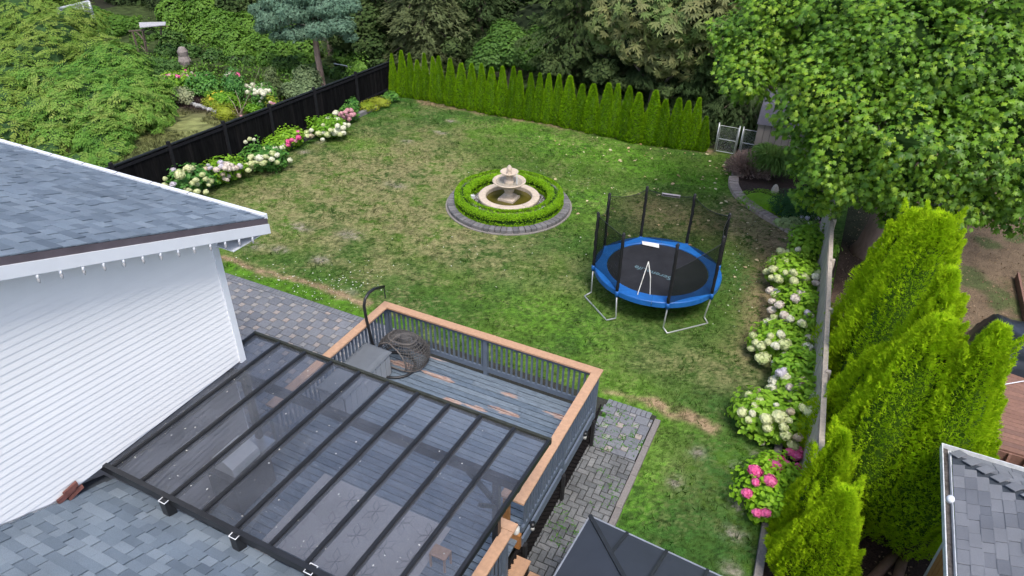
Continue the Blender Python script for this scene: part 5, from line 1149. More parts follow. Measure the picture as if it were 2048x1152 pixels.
fl_m = {'g': mat('lime_white_petal', [(.42,.52,.20),(.58,.64,.32),(.68,.71,.42)], .6, (20,.1), trans=.15), 'w': mat('white_petal', [(.6,.63,.42),(.72,.73,.54),(.78,.78,.64)], .6, (20,.08), trans=.15),
        'c': mat('cream_pink_petal', [(.60,.50,.43),(.68,.58,.52),(.72,.67,.58)], .6, (20,.08), trans=.15), 'l': mat('lavender_petal', [(.56,.52,.62),(.68,.64,.7)], .6, (20,.08), trans=.15),
        'p': mat('hot_pink_petal', [(.62,.05,.22),(.75,.09,.3),(.78,.2,.4)], .6, (20,.1), trans=.15), 's': mat('soft_pink_petal', [(.58,.28,.33),(.68,.38,.42)], .6, (20,.1), trans=.15)}
fl_m['b'] = mat('browning_petal', [(.40,.30,.20),(.52,.42,.3),(.58,.52,.36)], .7, (20,.1), trans=.1)
HM = {k: [head_mesh(m, s) for s in range(2)] for k, m in fl_m.items()}
def shrub(name, lab, cat, cpx, cpy, rx, ry, h, m, n=900, size=.10, kind='oval', heads=(), group=None, up=.7, z0=0, dk=None):
    """leafy plant; heads: (px, py, diameter in photo pixels, colour)"""
    if group == 'hydrangeas of the right flower bed': rx, ry, h, n = rx*1.12, ry*1.22, h*1.12, int(n*1.5)
    c = at(cpx, cpy, h*.55); t = thing(name, lab, cat, (c.x, c.y, z0), group)
    n = int(n*1.5); blobs = [(c.x, c.y, z0+h*.5, rx, ry, h*.52)]
    for k in range(5): a = random.uniform(0, 6.28); r_ = random.uniform(.35, .6); blobs.append((c.x+rx*r_*math.cos(a), c.y+ry*r_*math.sin(a), z0+h*random.uniform(.35,.6), rx*.5, ry*.5, h*.42))
    me = crown_mesh('foliage', blobs, n, size, kind, m, depth=.55, up=up, jit=.55, lump=.24, lf=2.6, zmin=.03); link('foliage', me, t, kind='stuff')
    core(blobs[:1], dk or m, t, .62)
    b = MB()
    for k in range(4): a = k*1.6+.3; b.tube([(c.x,c.y,z0-.02),(c.x+rx*.3*math.cos(a), c.y+ry*.3*math.sin(a), z0+h*.6)], [.012,.007], 5)
    for (px, py, dpx, col) in heads:
        if random.random() < .06 and col in 'gwc': col = 'b'
        d0 = at(px, py, h*.6); q = ((d0.x-c.x)/rx)**2+((d0.y-c.y)/ry)**2; z = z0+h*(1.0-.38*min(1.5, q)); z = max(z, .14); p = at(px, py, z)
        dist_ = (p-Vector((0,0,CAM_H))).length; D_ = dpx*dist_/FPX
        o = bpy.data.objects.new('flower_head', random.choice(HM[col])); C.objects.link(o); o.parent = t; o.location = p-wloc(t); o.scale = (D_*random.uniform(1.0,1.18), D_*random.uniform(1.0,1.18), D_*random.uniform(.85,1.05)); o.rotation_euler = (random.uniform(-.5,.5), random.uniform(-.5,.5), random.uniform(0,6))
        b.tube([(c.x+(p.x-c.x)*.35, c.y+(p.y-c.y)*.35, z*.3), (p.x+(c.x-p.x)*.1, p.y+(c.y-p.y)*.1, z-.04)], [.007,.005], 4)
    obj('stems', b, mat('green_stem', (.10,.15,.04), .7), t); return t
K = 1.6175
def rh_(lst): return [(1400+x/K, 440+y/K, d/K, c) for x, y, d, c in lst]
HG = 'hydrangeas of the right flower bed'
shrub('hydrangea', 'leafy hydrangea without flowers at the far end of the right bed', 'shrub', 1625, 485, .65, .75, .95, hyd_m, 1500, heads=rh_([(318,95,18,'w')]), group=HG, size=.12)
shrub('hydrangea', 'hydrangea with lime white heads nearest the curved edging', 'shrub', 1590, 545, .65, .7, .9, hyd_m, 1300, size=.12, heads=rh_([(263,103,28,'g'),(285,107,26,'g'),(235,133,26,'g'),(273,133,22,'g'),(215,167,20,'g'),(237,158,26,'g'),(234,187,22,'g'),(254,190,28,'g'),(277,170,18,'g'),(303,170,22,'g'),(304,197,24,'g')]), group=HG)
shrub('hydrangea', 'hydrangea with pale pink heads in the middle of the right bed', 'shrub', 1595, 610, .62, .7, .85, hyd_m, 1300, size=.12, heads=rh_([(226,227,22,'c'),(239,242,22,'g'),(233,262,20,'c'),(257,274,26,'c'),(249,230,18,'l'),(232,291,26,'c'),(241,316,24,'g'),(273,308,26,'c'),(289,320,26,'w'),(326,237,27,'c'),(308,253,26,'c'),(224,337,36,'w'),(347,298,16,'l'),(272,322,20,'c')]), group=HG)
shrub('hydrangea', 'low hydrangea with dense white heads spilling toward the trampoline', 'shrub', 1565, 680, .75, .62, .72, hyd_m, 1200, size=.12, heads=rh_([(172,373,22,'g'),(181,396,24,'g'),(168,415,24,'g'),(198,407,28,'g'),(205,447,38,'g'),(189,445,24,'g'),(262,370,24,'w'),(246,407,26,'w'),(275,402,38,'g'),(290,463,20,'l'),(329,442,20,'c'),(228,375,20,'g'),(244,465,26,'w'),(276,436,20,'w'),(220,395,20,'g')]), group=HG)
shrub('hydrangea', 'bright leaved hydrangea with a few lavender white heads against the fence', 'shrub', 1605, 745, .6, .62, .9, hyd_m, 1300, size=.12, heads=rh_([(262,495,30,'l'),(245,522,36,'w'),(334,518,22,'w'),(225,545,24,'g'),(250,548,22,'g'),(272,488,20,'l')]), group=HG)
shrub('hydrangea', 'wide hydrangea with many cream heads leaning over the lawn', 'shrub', 1560, 830, .95, .62, .82, hyd_m, 1700, size=.13, heads=rh_([(159,567,26,'g'),(194,558,24,'g'),(136,621,28,'g'),(170,626,20,'w'),(158,646,20,'g'),(192,585,26,'g'),(215,645,36,'g'),(218,672,28,'g'),(233,545,26,'w'),(258,635,40,'g'),(293,620,24,'g'),(271,670,28,'g'),(278,697,34,'g'),(318,703,28,'g'),(287,648,20,'g'),(300,728,34,'g'),(247,598,16,'w'),(178,600,20,'g'),(205,640,22,'g')]), group=HG)
shrub('hydrangea', 'tall hydrangea with very large cream heads leaning on the lattice fence', 'shrub', 1615, 815, .45, .6, 1.0, hyd_m, 900, size=.12, heads=rh_([(373,570,40,'w'),(377,590,36,'g'),(357,620,36,'g'),(333,608,24,'g')]), group=HG)
shrub('hydrangea', 'hot pink hydrangea with bright lime leaves at the near end of the bed', 'shrub', 1548, 975, .62, .74, .7, mat('lime_hydrangea_leaf', [(.12,.30,.012),(.22,.45,.02),(.36,.58,.03)], .5, (5,.15), trans=.25), 1900, size=.10, heads=rh_([(179,813,40,'p'),(246,797,34,'p'),(223,774,24,'p'),(256,778,30,'p'),(292,750,26,'p'),(311,763,30,'p'),(322,745,26,'p'),(281,788,20,'p'),(318,797,22,'p'),(180,848,24,'p'),(228,842,36,'p'),(152,883,30,'p'),(185,947,30,'p'),(213,947,28,'p')]), group=HG)
for (a, lab_) in (((1622,655),'leafy green hydrangea filling the gap against the fence beyond the lavender white heads'),((1600,700),'low leafy hydrangea growth with small cream heads behind the dense white heads'),((1628,560),'dark leafed plant with one blue flower against the fence at the far end'),((1590,775),'leafy hydrangea growth joining the lavender and the cream headed plants')):
    shrub('hydrangea', lab_, 'shrub', a[0], a[1], .42, .55, .75, hyd_m, 800, size=.11, group=HG, heads=[(a[0]+random.uniform(-22,18), a[1]+random.uniform(-25,25), random.uniform(13,20), random.choice('gwc')) for _ in range(5)])
p = at(1524, 885, .12); t = thing('fallen_flower_head', 'single round white flower head resting low over the lawn edge', 'flower', p[:]); o = bpy.data.objects.new('flower_ball', HM['w'][0]); C.objects.link(o); o.parent = t; o.scale = (.13,)*3
kk = 240/1728; lh = lambda lst: [(280+x*kk, 240+y*kk, d*kk, c) for x, y, d, c in lst]
HL = 'hydrangeas along the black fence'
shrub('hydrangea', 'large hydrangea with lime heads at the near end of the black fence', 'shrub', 362, 352, 1.1, .95, 1.05, hyd_dk, 2600, size=.13, group=HL, heads=lh([(258,820,110,'g'),(370,675,95,'g'),(370,735,80,'g'),(568,785,120,'g'),(700,705,130,'g'),(812,560,90,'w'),(835,625,75,'g'),(800,690,70,'g'),(470,725,75,'l'),(472,930,80,'l'),(355,945,95,'g'),(755,905,65,'g'),(805,865,70,'g'),(822,925,62,'g'),(700,1015,80,'g'),(818,1030,80,'g'),(895,785,75,'g'),(945,850,70,'g'),(1020,880,80,'g'),(970,900,60,'g'),(950,710,80,'g'),(948,1035,65,'g'),(640,1010,60,'g'),(990,935,55,'g'),(360,845,60,'g')]))
shrub('hydrangea', 'hydrangea with cream pink heads right beside the large lime one', 'shrub', 440, 335, .8, .8, .9, hyd_m, 1500, size=.11, group=HL, heads=lh([(1172,525,70,'l'),(1160,615,75,'l'),(1170,670,75,'l'),(1100,715,85,'c'),(1250,640,85,'c'),(1315,650,65,'c'),(1225,690,75,'c'),(1280,700,75,'c'),(1385,690,75,'c'),(1440,665,75,'l'),(1190,785,65,'c'),(1270,810,65,'c'),(1215,840,52,'c'),(1258,860,52,'c'),(1423,800,60,'c'),(1010,690,60,'l'),(980,650,50,'l'),(1340,700,60,'c')]))
lf = lambda lst: [(400+x/3, y/3, d/3, c) for x, y, d, c in lst]
shrub('hydrangea', 'hydrangea with a mass of pale green heads in the middle of the left bed', 'shrub', 525, 313, 1.0, .8, .85, hyd_dk, 1800, size=.12, group=HL, heads=lf([(250,985,34,'g'),(280,990,32,'g'),(305,942,34,'g'),(310,980,36,'g'),(355,948,40,'w'),(380,975,38,'g'),(395,940,32,'g'),(430,955,30,'w'),(435,920,34,'g'),(450,895,38,'w'),(463,930,28,'w'),(495,855,36,'w'),(490,885,34,'w'),(500,870,26,'w'),(290,1022,32,'g'),(462,975,28,'g'),(540,960,28,'w'),(345,970,28,'g'),(320,1000,30,'g'),(390,895,28,'g')]))
shrub('hydrangea', 'hydrangea with hot pink heads in the left bed', 'shrub', 572, 272, .75, .7, .8, hyd_m, 1300, size=.11, group=HL, heads=lf([(525,768,26,'p'),(590,795,26,'p'),(590,825,30,'p'),(530,850,30,'p'),(550,840,24,'p'),(527,870,28,'p'),(575,845,20,'s')]))
shrub('hydrangea', 'hydrangea heavy with round white heads near the far end of the left bed', 'shrub', 652, 250, .95, .8, .85, hyd_m, 1600, size=.12, group=HL, heads=lf([(813,677,32,'w'),(772,712,30,'w'),(825,720,38,'w'),(825,755,28,'w'),(738,750,22,'g'),(638,795,34,'g'),(668,782,26,'w'),(668,815,30,'g'),(712,800,36,'g'),(742,798,24,'w'),(765,808,38,'g'),(785,780,26,'g'),(812,790,50,'w'),(860,768,34,'w'),(858,798,32,'w'),(870,745,24,'w'),(890,750,26,'w'),(735,837,24,'w'),(645,815,26,'g'),(840,805,28,'g')]))
shrub('hydrangea', 'small hydrangea with soft pink heads near the fence corner', 'shrub', 695, 225, .5, .5, .65, hyd_dk, 700, size=.10, group=HL, heads=lf([(850,680,26,'s'),(885,660,24,'s'),(908,662,26,'s'),(862,705,28,'s'),(885,695,28,'s'),(910,690,30,'s'),(895,712,28,'s'),(925,685,24,'s'),(875,672,24,'s'),(840,690,22,'s')]))
shrub('low_shrub', 'blue green leafy plant behind the soft pink hydrangea', 'shrub', 702, 207, .5, .45, .75, hyd_dk, 700)
shrub('low_shrub', 'yellow green low shrub at the far end of the left bed', 'shrub', 735, 210, .55, .55, .5, yel_m, 1300, size=.06, kind='leaf')
shrub('low_shrub', 'second yellow green low shrub right at the fence corner', 'shrub', 760, 202, .6, .5, .45, yel_m, 1300, size=.06, kind='leaf')
shrub('low_shrub', 'dark leafy plant filling the black fence corner', 'shrub', 782, 193, .4, .4, .5, hyd_dk, 500)
shrub('thin_flower', 'thin stalked plant with small pale flowers against the black fence', 'plant', 500, 283, .45, .4, 1.0, hyd_dk, 260, size=.10, heads=[(499,278,8,'g'),(491,284,7,'w'),(508,279,6,'w'),(484,291,6,'w'),(495,291,6,'w')])
shrub('low_shrub', 'leafy shrub between the pale green and hot pink hydrangeas', 'shrub', 545, 290, .6, .5, .7, hyd_m, 800)

# corner bed plants
pb = at(1497, 350); t = thing('barberry', 'bushy purple brown shrub with arching twigs beside the concrete pad', 'shrub', (pb.x, pb.y, .05))
n = 2600; D = rdir(n); D[:,2] = np.abs(D[:,2])*.9+.1; L_ = rng.random(n)**.6; P = np.array([pb.x, pb.y, .1])+D*L_[:,None]*np.array([.95,.85,.85]); V, F, kf = scatter(P, D+.3*rdir(n), rdir(n), .14+.1*rng.random(n), 'spray')
link('foliage', fast_mesh('foliage', V, F, purp_m, np.repeat(rng.random(n), kf)), t, kind='stuff')
b = MB()
for k in range(60): d = D[k]; b.tube([(pb.x,pb.y,.05), tuple(Vector((pb.x,pb.y,.1))+Vector(d)*.6), tuple(Vector((pb.x,pb.y,.1))+Vector((d[0]*1.1,d[1]*1.0,d[2]*.9+.04)))], [.012,.008,.004], 4)
obj('twig', b, mat('purple_twig', (.13,.075,.065), .8), t, kind='stuff')
pg = at(1545, 352); t = thing('grass_clump', 'fountain of tall green ornamental grass behind the purple shrub', 'grass clump', (pg.x, pg.y, .05))
n = 5000; a = rng.uniform(0, 6.28, n); s_ = rng.random(n); P = np.c_[pg.x+.15*np.cos(a), pg.y+.15*np.sin(a), np.full(n,.1)]+np.c_[np.cos(a)*s_*.85, np.sin(a)*s_*.8, .95*np.sin(s_*2.4)*(.7+.3*rng.random(n))]
V, F, kf = scatter(P, np.c_[np.cos(a), np.sin(a), 1.6*np.cos(s_*2.6)], rdir(n)+(0,0,1), rng.uniform(.2,.3,n), 'blade'); V2, F2, _ = scatter(P, np.c_[np.cos(a), np.sin(a), 1.6*np.cos(s_*2.6)], np.cross(np.c_[np.cos(a),np.sin(a),np.zeros(n)],(0,0,1)), rng.uniform(.2,.3,n), 'blade')
link('blades', fast_mesh('blades', np.r_[V,V2], np.r_[F,F2+len(V)], mat('ornamental_grass', [(.08,.17,.03),(.14,.26,.05)], .6, trans=.2), rng.random(len(F)+len(F2))), t, kind='stuff')
shrub('ground_cover', 'low bright green ground cover inside the curved edging', 'plant', 1525, 398, .95, .9, .22, hyd_m, 2400, size=.06, kind='leaf')
shrub('ground_cover', 'second low green ground cover patch nearer the round dark bush', 'plant', 1545, 415, .8, .7, .2, box_m, 1800, size=.05, kind='leaf')
shrub('box_bush', 'dark green rounded bush in the corner bed', 'bush', 1601, 408, .95, .8, .95, boxd_m, 6500, size=.06, kind='leaf')
shrub('hosta', 'variegated hosta with white edged leaves by the curved edging', 'plant', 1590, 447, .7, .4, .35, varieg_m, 900, size=.13)
shrub('hosta', 'pale flowering plant between the hosta and the grey fence', 'plant', 1615, 440, .4, .45, .45, varieg_m, 500, size=.10, heads=[(1603,434,7,'l'),(1615,436,8,'l'),(1625,433,7,'l'),(1634,437,9,'l'),(1640,447,9,'s'),(1645,452,8,'s'),(1620,446,6,'w')])
shrub('hosta', 'broad cream edged leaf plant just behind the first right hydrangea', 'plant', 1608, 462, .4, .3, .4, varieg_m, 350, size=.15)
pr = at(1548, 388); t = thing('bed_rock', 'small grey upright rock in the corner bed', 'rock', (pr.x, pr.y, .05)); b = MB(); b.lathe([(.13,0),(.14,.12),(.09,.26),(.04,.32),(.001,.33)], (pr.x,pr.y,.05), 7); obj('rock_body', b, stone, t)

# ------------------------------------------------------------------ maple
mt = at(1733, 508); mt = Vector((mt.x+.15, mt.y+.2, 0)); mp_ = thing('maple_tree', 'large maple with broad bright green lobed leaves and a thick pinkish trunk', 'tree', mt[:])
b = MB(); b.tube([mt+Vector((0,0,-.1)), mt+Vector((0,0,.25)), mt+Vector((.02,0,.9)), mt+Vector((.05,.0,2.2)), mt+Vector((.0,.0,4.5))], [.72,.52,.42,.38,.3], 18); obj('trunk', b, bark_pink, mp_, True)
MB_ = []
def mblob(px, py, Y, r, rz=None): c = aty(px, py, Y); MB_.append((c.x, c.y, c.z, r, r*.9, rz or r*.8))
for a in ((1535,95,22,1.35),(1492,158,21,.85),(1622,222,20.5,1.1),(1668,310,20,1.0),(1618,385,19.8,.6),(1650,60,22,1.5),(1700,190,19.5,1.6),(1690,315,19.2,1.3),(1740,365,19,.95),(1800,90,20,1.8),(1830,270,18.8,1.6),(1800,400,19,.8),
          (1850,370,18.8,1.15),(1950,130,19.5,1.9),(1960,280,18.8,1.6),(1950,390,19,.95),(2040,60,20,1.7),(2050,220,19,1.7),(2050,360,19,1.25),(1560,20,22,1.3),(1720,0,21.5,1.8),(1880,0,21,1.8),(2020,-60,21,2.0),(1475,130,21.8,.6),(1460,60,22.2,.7),(2010,420,19,.7),(1780,440,19,.4),(1600,335,20.6,.45),(1650,410,19.6,.5)): mblob(*a)
MB_ += [(mt.x+.6, mt.y+1.5, 6.0, 3.6, 3.0, 2.2), (mt.x+3, mt.y+.5, 6.3, 3.0, 3.0, 2.0), (mt.x-1.6, mt.y+1.2, 6.4, 2.0, 2.0, 1.7)]
P, nm = blob_points(MB_, 68000, .55, lump=.42, lf=1.5, keep=.62); n = len(P); Nr = nm*.6+np.array([0,-.25,.7])+.55*rdir(n); Yd = np.cross(Nr, rdir(n))+nm*.5+np.array([0,0,-.35]); sz = .19*(.4+1.0*rng.random(n))
vv = np.clip(.6*fbm(P*.9+9, 3)+.5*rng.random(n)-.05, 0, .99)
dc = np.linalg.norm(P-np.array([0,0,CAM_H]), axis=1); idx = np.argsort(dc); vis_ = [i for i in idx[:12000] if P[i,1] > 0]; sel = np.array(vis_[:300])
restm = np.ones(n, bool); restm[sel] = False
V, F, kf = scatter(P[restm], Yd[restm], Nr[restm], sz[restm], 'maple'); link('leaves', fast_mesh('leaves', V, F, maple_m, np.repeat(vv[restm], kf)), mp_, kind='stuff')
T_, F_ = leaf_t('maple'); lme = fast_mesh('leaf', T_, F_, maple_m)
for i in sel:
    y_ = Vector(Yd[i]).normalized(); x_ = y_.cross(Vector(Nr[i])).normalized(); z_ = x_.cross(y_); o = bpy.data.objects.new('leaf', lme); C.objects.link(o); o.parent = mp_
    o.matrix_local = Matrix.Translation(Vector(P[i])-wloc(mp_)) @ Matrix((x_, y_, z_)).transposed().to_4x4() @ Matrix.Scale(float(sz[i]), 4)
core(MB_[:28], maple_shade, mp_, .45)
b = MB()
for k, bl in enumerate(MB_[:28]):
    st_ = mt+Vector((0,0,random.uniform(2.6,4.4))); e_ = Vector(bl[:3]); mid_ = (st_+e_)/2+Vector((0,0,.3)); b.tube([st_, mid_, e_], [.11,.06,.025], 6)
for (a, c, e) in (((1790,60),(1850,20),20.0),((1905,25),(1960,55),19.0),((1960,40),(2000,-10),19.2)): b.tube([aty(a[0],a[1],e), aty((a[0]+c[0])/2,(a[1]+c[1])/2-8,e), aty(c[0],c[1],e)], [.025,.018,.01], 5)
obj('limbs', b, bark_m, mp_)

# ------------------------------------------------------------------ generic trees
def limbs(t, base, blobs, m, r=.2, n=14):
    b = MB(); top = max(q[2] for q in blobs); b.tube([base+Vector((0,0,-.1)), base+Vector((0,0,.6)), base+Vector((.1,0,top*.75))], [r*1.35,r,r*.5], 9)
    for q in blobs[:n]: s_ = base+Vector((0,0,min(q[2]*.55, top*.6))); b.tube([s_, (s_+Vector(q[:3]))/2+Vector((0,0,.2)), Vector(q[:3])], [r*.4,r*.25,.02], 5)
    obj('trunk', b, m, t)
def cloud_tree(name, lab, blobs, n, size, kind, m, dk, cat='tree', group=None, base=None, **k):
    c = np.mean([q[:2] for q in blobs], 0); base = base or Vector((c[0], c[1], 0)); t = thing(name, lab, cat, base[:], group)
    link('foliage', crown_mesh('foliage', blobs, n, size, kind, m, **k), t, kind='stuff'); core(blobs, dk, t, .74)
    if cat == 'tree': limbs(t, base, blobs if kind != 'hbspray' else [(q[0],q[1],min(q[2],1.6)) for q in blobs], bark_m, n=14 if kind != 'hbspray' else 0)
    return t
def blobs_px(lst, f=1.0):
    o = []
    for a in lst:
        px, py, Y, r = a[:4]; r *= f; c = aty(px, py, Y); o.append((c.x, c.y, max(c.z, r*.3), r, r*.9, a[4] if len(a) > 4 else r*.75))
    return o
hb_m2 = mat('fresh_tree_leaf', [(.035,.13,.03),(.08,.22,.035),(.15,.31,.045),(.30,.38,.09)], .6, (3,.12), spec=.2, trans=.28)
hb_shade = mat('hedge_tree_inner_shade', (.03,.075,.02), .9, (4,.4)); fd_shade = mat('forest_inner_shade', (.012,.022,.008), .95, (3,.5))  # dark core colours, crown shade put into the paint
cloud_tree('hornbeam', 'bushy tree with fine yellow green leaves at the left edge behind the house roof', blobs_px([(40,40,24,1.6),(110,90,23,1.5),(20,130,22.5,1.6),(100,180,21.5,1.5),(190,130,23.5,1.3),(30,210,20.5,1.3),(-60,80,24,2),(-60,180,22,1.8),(150,50,25,1.1),(60,-20,26,1.8),(40,255,18,.9),(90,270,17.8,.75),(-30,260,18,1.2),(10,300,17,.7),(60,235,19.5,1.1),(30,285,17,.9),(110,285,17.6,.8),(-20,240,19,1.3),(40,300,15.6,.6),(0,290,15.6,.7),(100,322,14.9,.5)],1.45), 15000, .42, 'hbspray', hb_m, hb_shade, depth=.4, up=1.0, lump=.36, lf=1.5, jit=.35, vs=(.7,.8), droop=.35)
cloud_tree('hornbeam', 'second bushy tree with fresh green leaves leaning toward the black fence', blobs_px([(210,180,21,1.3),(270,200,20.5,1.2),(180,240,19,1.25),(250,260,18.5,1.2),(290,240,19.5,.95),(150,290,17.5,.95),(220,310,17,.85),(230,130,22,1.0),(300,205,20.6,.8),(120,230,19.5,1.1),(130,330,16,.6),(200,325,16.4,.55),(160,270,18.3,.9),(90,310,16.8,.6),(250,325,16.8,.35),(235,335,16.2,.35),(60,305,16.5,.6),(160,335,14.9,.45),(205,345,15,.35)],1.4), 13000, .40, 'hbspray', hb_m2, hb_shade, depth=.4, up=1.0, lump=.36, lf=1.6, jit=.35, vs=(.7,.8), droop=.35)
def con_tree(name, lab, x, y, H, R0, n, m, cat='tree', group=None, size=.3, seed=0, droop=.35, z0=.4, kind_='frond', gap=.55):
    t = thing(name, lab, cat, (x, y, 0), group); L_ = int(H/gap); Ps, Ds = [], []
    b = MB(); b.tube([(x,y,-.1),(x,y,H*.5),(x,y,H)], [.22,.14,.02], 8)
    for l in range(L_):
        z = z0+(H-z0)*(l+random.random()*.7)/L_; rl = R0*(1-(z/H))**.75*random.uniform(.75, 1.12)+.12; nb = max(5, int(9*rl/R0)+3); a0 = random.uniform(0, 6.28)
        for k in range(nb):
            a = a0+6.283*k/nb+random.uniform(-.25,.25); ll = rl*random.uniform(.75, 1.1); nn = int(n/(L_*9)*ll/R0*1.9)+4
            s_ = rng.random(nn)**.7; sd_ = rng.normal(0, .24, nn)*(1.1-s_*.75)*ll; zz = z-droop*ll*s_**1.6+.12*ll*s_+rng.normal(0,.05,nn)-np.abs(sd_)*.35
            Ps.append(np.c_[x+np.cos(a)*s_*ll-np.sin(a)*sd_, y+np.sin(a)*s_*ll+np.cos(a)*sd_, zz]); Ds.append(np.tile([math.cos(a), math.sin(a), -droop*.9], (nn, 1))+np.c_[-np.sin(a)*sd_, np.cos(a)*sd_, sd_*0]*1.2)
            if k % 2 == 0 and ll > .8: b.tube([(x,y,z),(x+math.cos(a)*ll*.8,y+math.sin(a)*ll*.8,z-droop*ll*.6)], [.03,.01], 4)
    P, D = np.concatenate(Ps), np.concatenate(Ds); k = P[:,2] > .05; P, D = P[k], D[k]; nn = len(P); D = D+.35*rdir(nn)
    V, F, kf = scatter(P, D, rdir(nn)*.35+(0,0,1), size*(.6+.7*rng.random(nn)), kind_); link('foliage', fast_mesh('foliage', V, F, m, np.repeat(np.clip(.5*fbm(P*.9+seed,3)+.5*rng.random(nn),0,.99), kf)), t, kind='stuff')
    obj('trunk', b, bark_m, t); return t
def X_(px, Y): return aty(px, 150, Y).x
con_tree('cedar', 'dark feathery cedar just left of the fence corner', X_(760,33), 33, 11, 3.2, 9000, conif_m, seed=1, droop=.6, kind_='spray', size=.34)
con_tree('cedar', 'olive cedar with drooping sprays behind the first arborvitae', X_(850,32), 32, 12, 3.4, 11000, mat('olive_cedar', [(.035,.06,.018),(.07,.10,.035),(.12,.15,.06)], .7, (2,.2), trans=.15), seed=2, droop=.7, kind_='spray', size=.36)
con_tree('cedar', 'dark cedar behind the middle of the arborvitae row', X_(960,35), 35, 12, 3.0, 8000, conif_m, seed=3, droop=.6, kind_='spray', size=.34)
con_tree('hemlock', 'layered green hemlock behind the arborvitae, left of the chestnut', X_(1150,31.5), 31.5, 12, 3.5, 15000, mat('hemlock_needle', [(.02,.045,.012),(.045,.08,.02),(.08,.12,.035)], .7, (2,.2), trans=.15), seed=4, droop=.3, size=.32)
con_tree('hemlock', 'dark hemlock low behind the right end of the arborvitae row', X_(1290,30.5), 30.5, 7.0, 3.0, 12000, conif_m, seed=5, droop=.3, size=.3)
con_tree('hemlock', 'dark conifer behind the gate beneath the maple', X_(1400,31), 31, 9, 3.0, 10000, conif_m, seed=6, droop=.4, size=.3)
con_tree('hemlock', 'deep green conifer beyond the shed', X_(1500,31), 31, 10, 3.0, 7000, conif_m, seed=8, droop=.4, size=.3)
cloud_tree('hazel_bush', 'rounded bright green bush rising just above the arborvitae row', blobs_px([(985,105,30,1.0),(1030,95,30.3,1.1),(1010,70,31,.9),(1060,110,30.2,.8),(960,130,29.6,.7),(1080,75,31,.7)]), 11000, .17, 'oval', mat('hazel_leaf', [(.03,.08,.012),(.06,.14,.02),(.10,.20,.03)], .6, (3,.15), trans=.2), fd_shade, depth=.3, up=.8, jit=.4, lf=1.6)
ch = blobs_px([(1230,40,29.5,1.25),(1290,20,29,1.3),(1210,80,29.8,.8),(1340,50,28.9,1.3),(1270,90,29,1.0),(1400,35,28.9,1.2),(1330,110,29,.85),(1380,95,29.2,.8),(1300,-20,30,1.8),(1420,-20,29.6,1.5),(1440,80,29,.7),(1370,140,29.3,.5),(1240,-10,30.2,1.3),(1310,150,29.5,.45)])
cloud_tree('chestnut_tree', 'chestnut tree with large yellowing palm shaped leaves over the hedge', ch, 5600, .42, 'palm', chest_m, fd_shade, depth=.4, up=.35, jit=.4, droop=.6, lump=.2, lf=1.3, vs=(.7,.7))
cloud_tree('blue_leaved_tree', 'dark blue green leafy tree between the chestnut and the maple', blobs_px([(1420,110,30,1.0),(1450,150,30,.8),(1440,60,30.5,1.0),(1400,180,30,.7),(1470,30,31,1.2)]), 4500, .28, 'palm', dark_m, fd_shade, depth=.4, up=.3, droop=.4)
cloud_tree('bramble', 'low dark brambles poking up behind the hedge at centre right', blobs_px([(1210,140,29,.5),(1190,150,29,.4),(1240,165,29,.4),(1100,130,29.3,.5),(1140,120,29.5,.45),(1330,180,28.9,.45),(905,95,30.5,.6)]), 3800, .18, 'oval', dark_m, fd_shade, cat='bush', depth=.8, up=.6, lump=.4)
# pine with bare trunk and blue crown
pt_ = at(645, 170); pt_ = Vector((-23.6, 27.0, 0)); pn = thing('pine_tree', 'blue green pine with a bare pinkish trunk beyond the black fence', 'tree', pt_[:])
tb_ = [Vector((aty(px, py, 27.0)[:])) for px, py in ((646,178),(642,150),(636,118),(632,90),(628,60))]
b = MB(); b.tube([Vector((tb_[0].x, 27.0, -.1))]+tb_, [.2,.17,.155,.15,.14,.1], 10); obj('trunk', b, bark_pink, pn, True)
pbl = blobs_px([(545,40,27,.9,.45),(590,25,26.6,1.0,.5),(640,60,26.2,.8,.4),(600,65,26.6,.8,.38),(560,70,27,.6,.3),(680,50,26.6,.75,.4),(660,15,27,1.1,.5),(620,-15,27.2,1.3,.6),(560,0,27.6,1.0,.5),(690,10,27.3,.8,.4),(525,55,27.4,.5,.3),(700,75,26.8,.4,.2),(520,20,27.6,.6,.35)])
link('foliage', crown_mesh('foliage', pbl, 20000, .17, 'spray', pine_m, depth=.5, up=.2, jit=.7, lump=.2, lf=3, vs=(.7,1.2)), pn, kind='stuff'); core(pbl, mat('pine_inner_shade', (.03,.055,.04), .9), pn, .6)  # core in a darker green paints the shade within the needles
b = MB()
for q in pbl: b.tube([tb_[-1], Vector(q[:3])], [.05,.02], 5)
obj('limb', b, bark_m, pn)
# ivy hedge and shrubs left garden
cloud_tree('ivy_hedge', 'tall hedge bank overgrown with ivy behind the neighbour flower garden', blobs_px([(360,90,31,.9,1.0),(410,80,31,1.1),(460,90,31,1.1),(520,100,30.5,1.1),(570,110,30.5,1.0),(440,55,33,1.3),(500,60,33,1.3),(560,70,32,1.2),(610,100,31,1.0),(610,140,29.6,.7),(690,110,31,.7),(480,130,29,.8),(540,140,29,.7),(700,150,29.3,.4),(420,30,35,1.6),(350,40,34,1.2)]), 32000, .16, 'oval', ivy_m, fd_shade, cat='hedge', depth=.25, up=.35, jit=.45, lf=1.7, lump=.18, vs=(.75,.6))
cloud_tree('vine_arbour', 'bright green grape vine covering an old frame behind the hornbeam', blobs_px([(200,40,30,1.0,.6),(235,50,30,1.0,.6),(265,50,30.3,.7,.5),(225,75,29,.9,.5),(190,30,31,.7)]), 7500, .2, 'maple', ivy_m, fd_shade, cat='vine', depth=.3, up=.8, base=aty(230,60,30)*1)
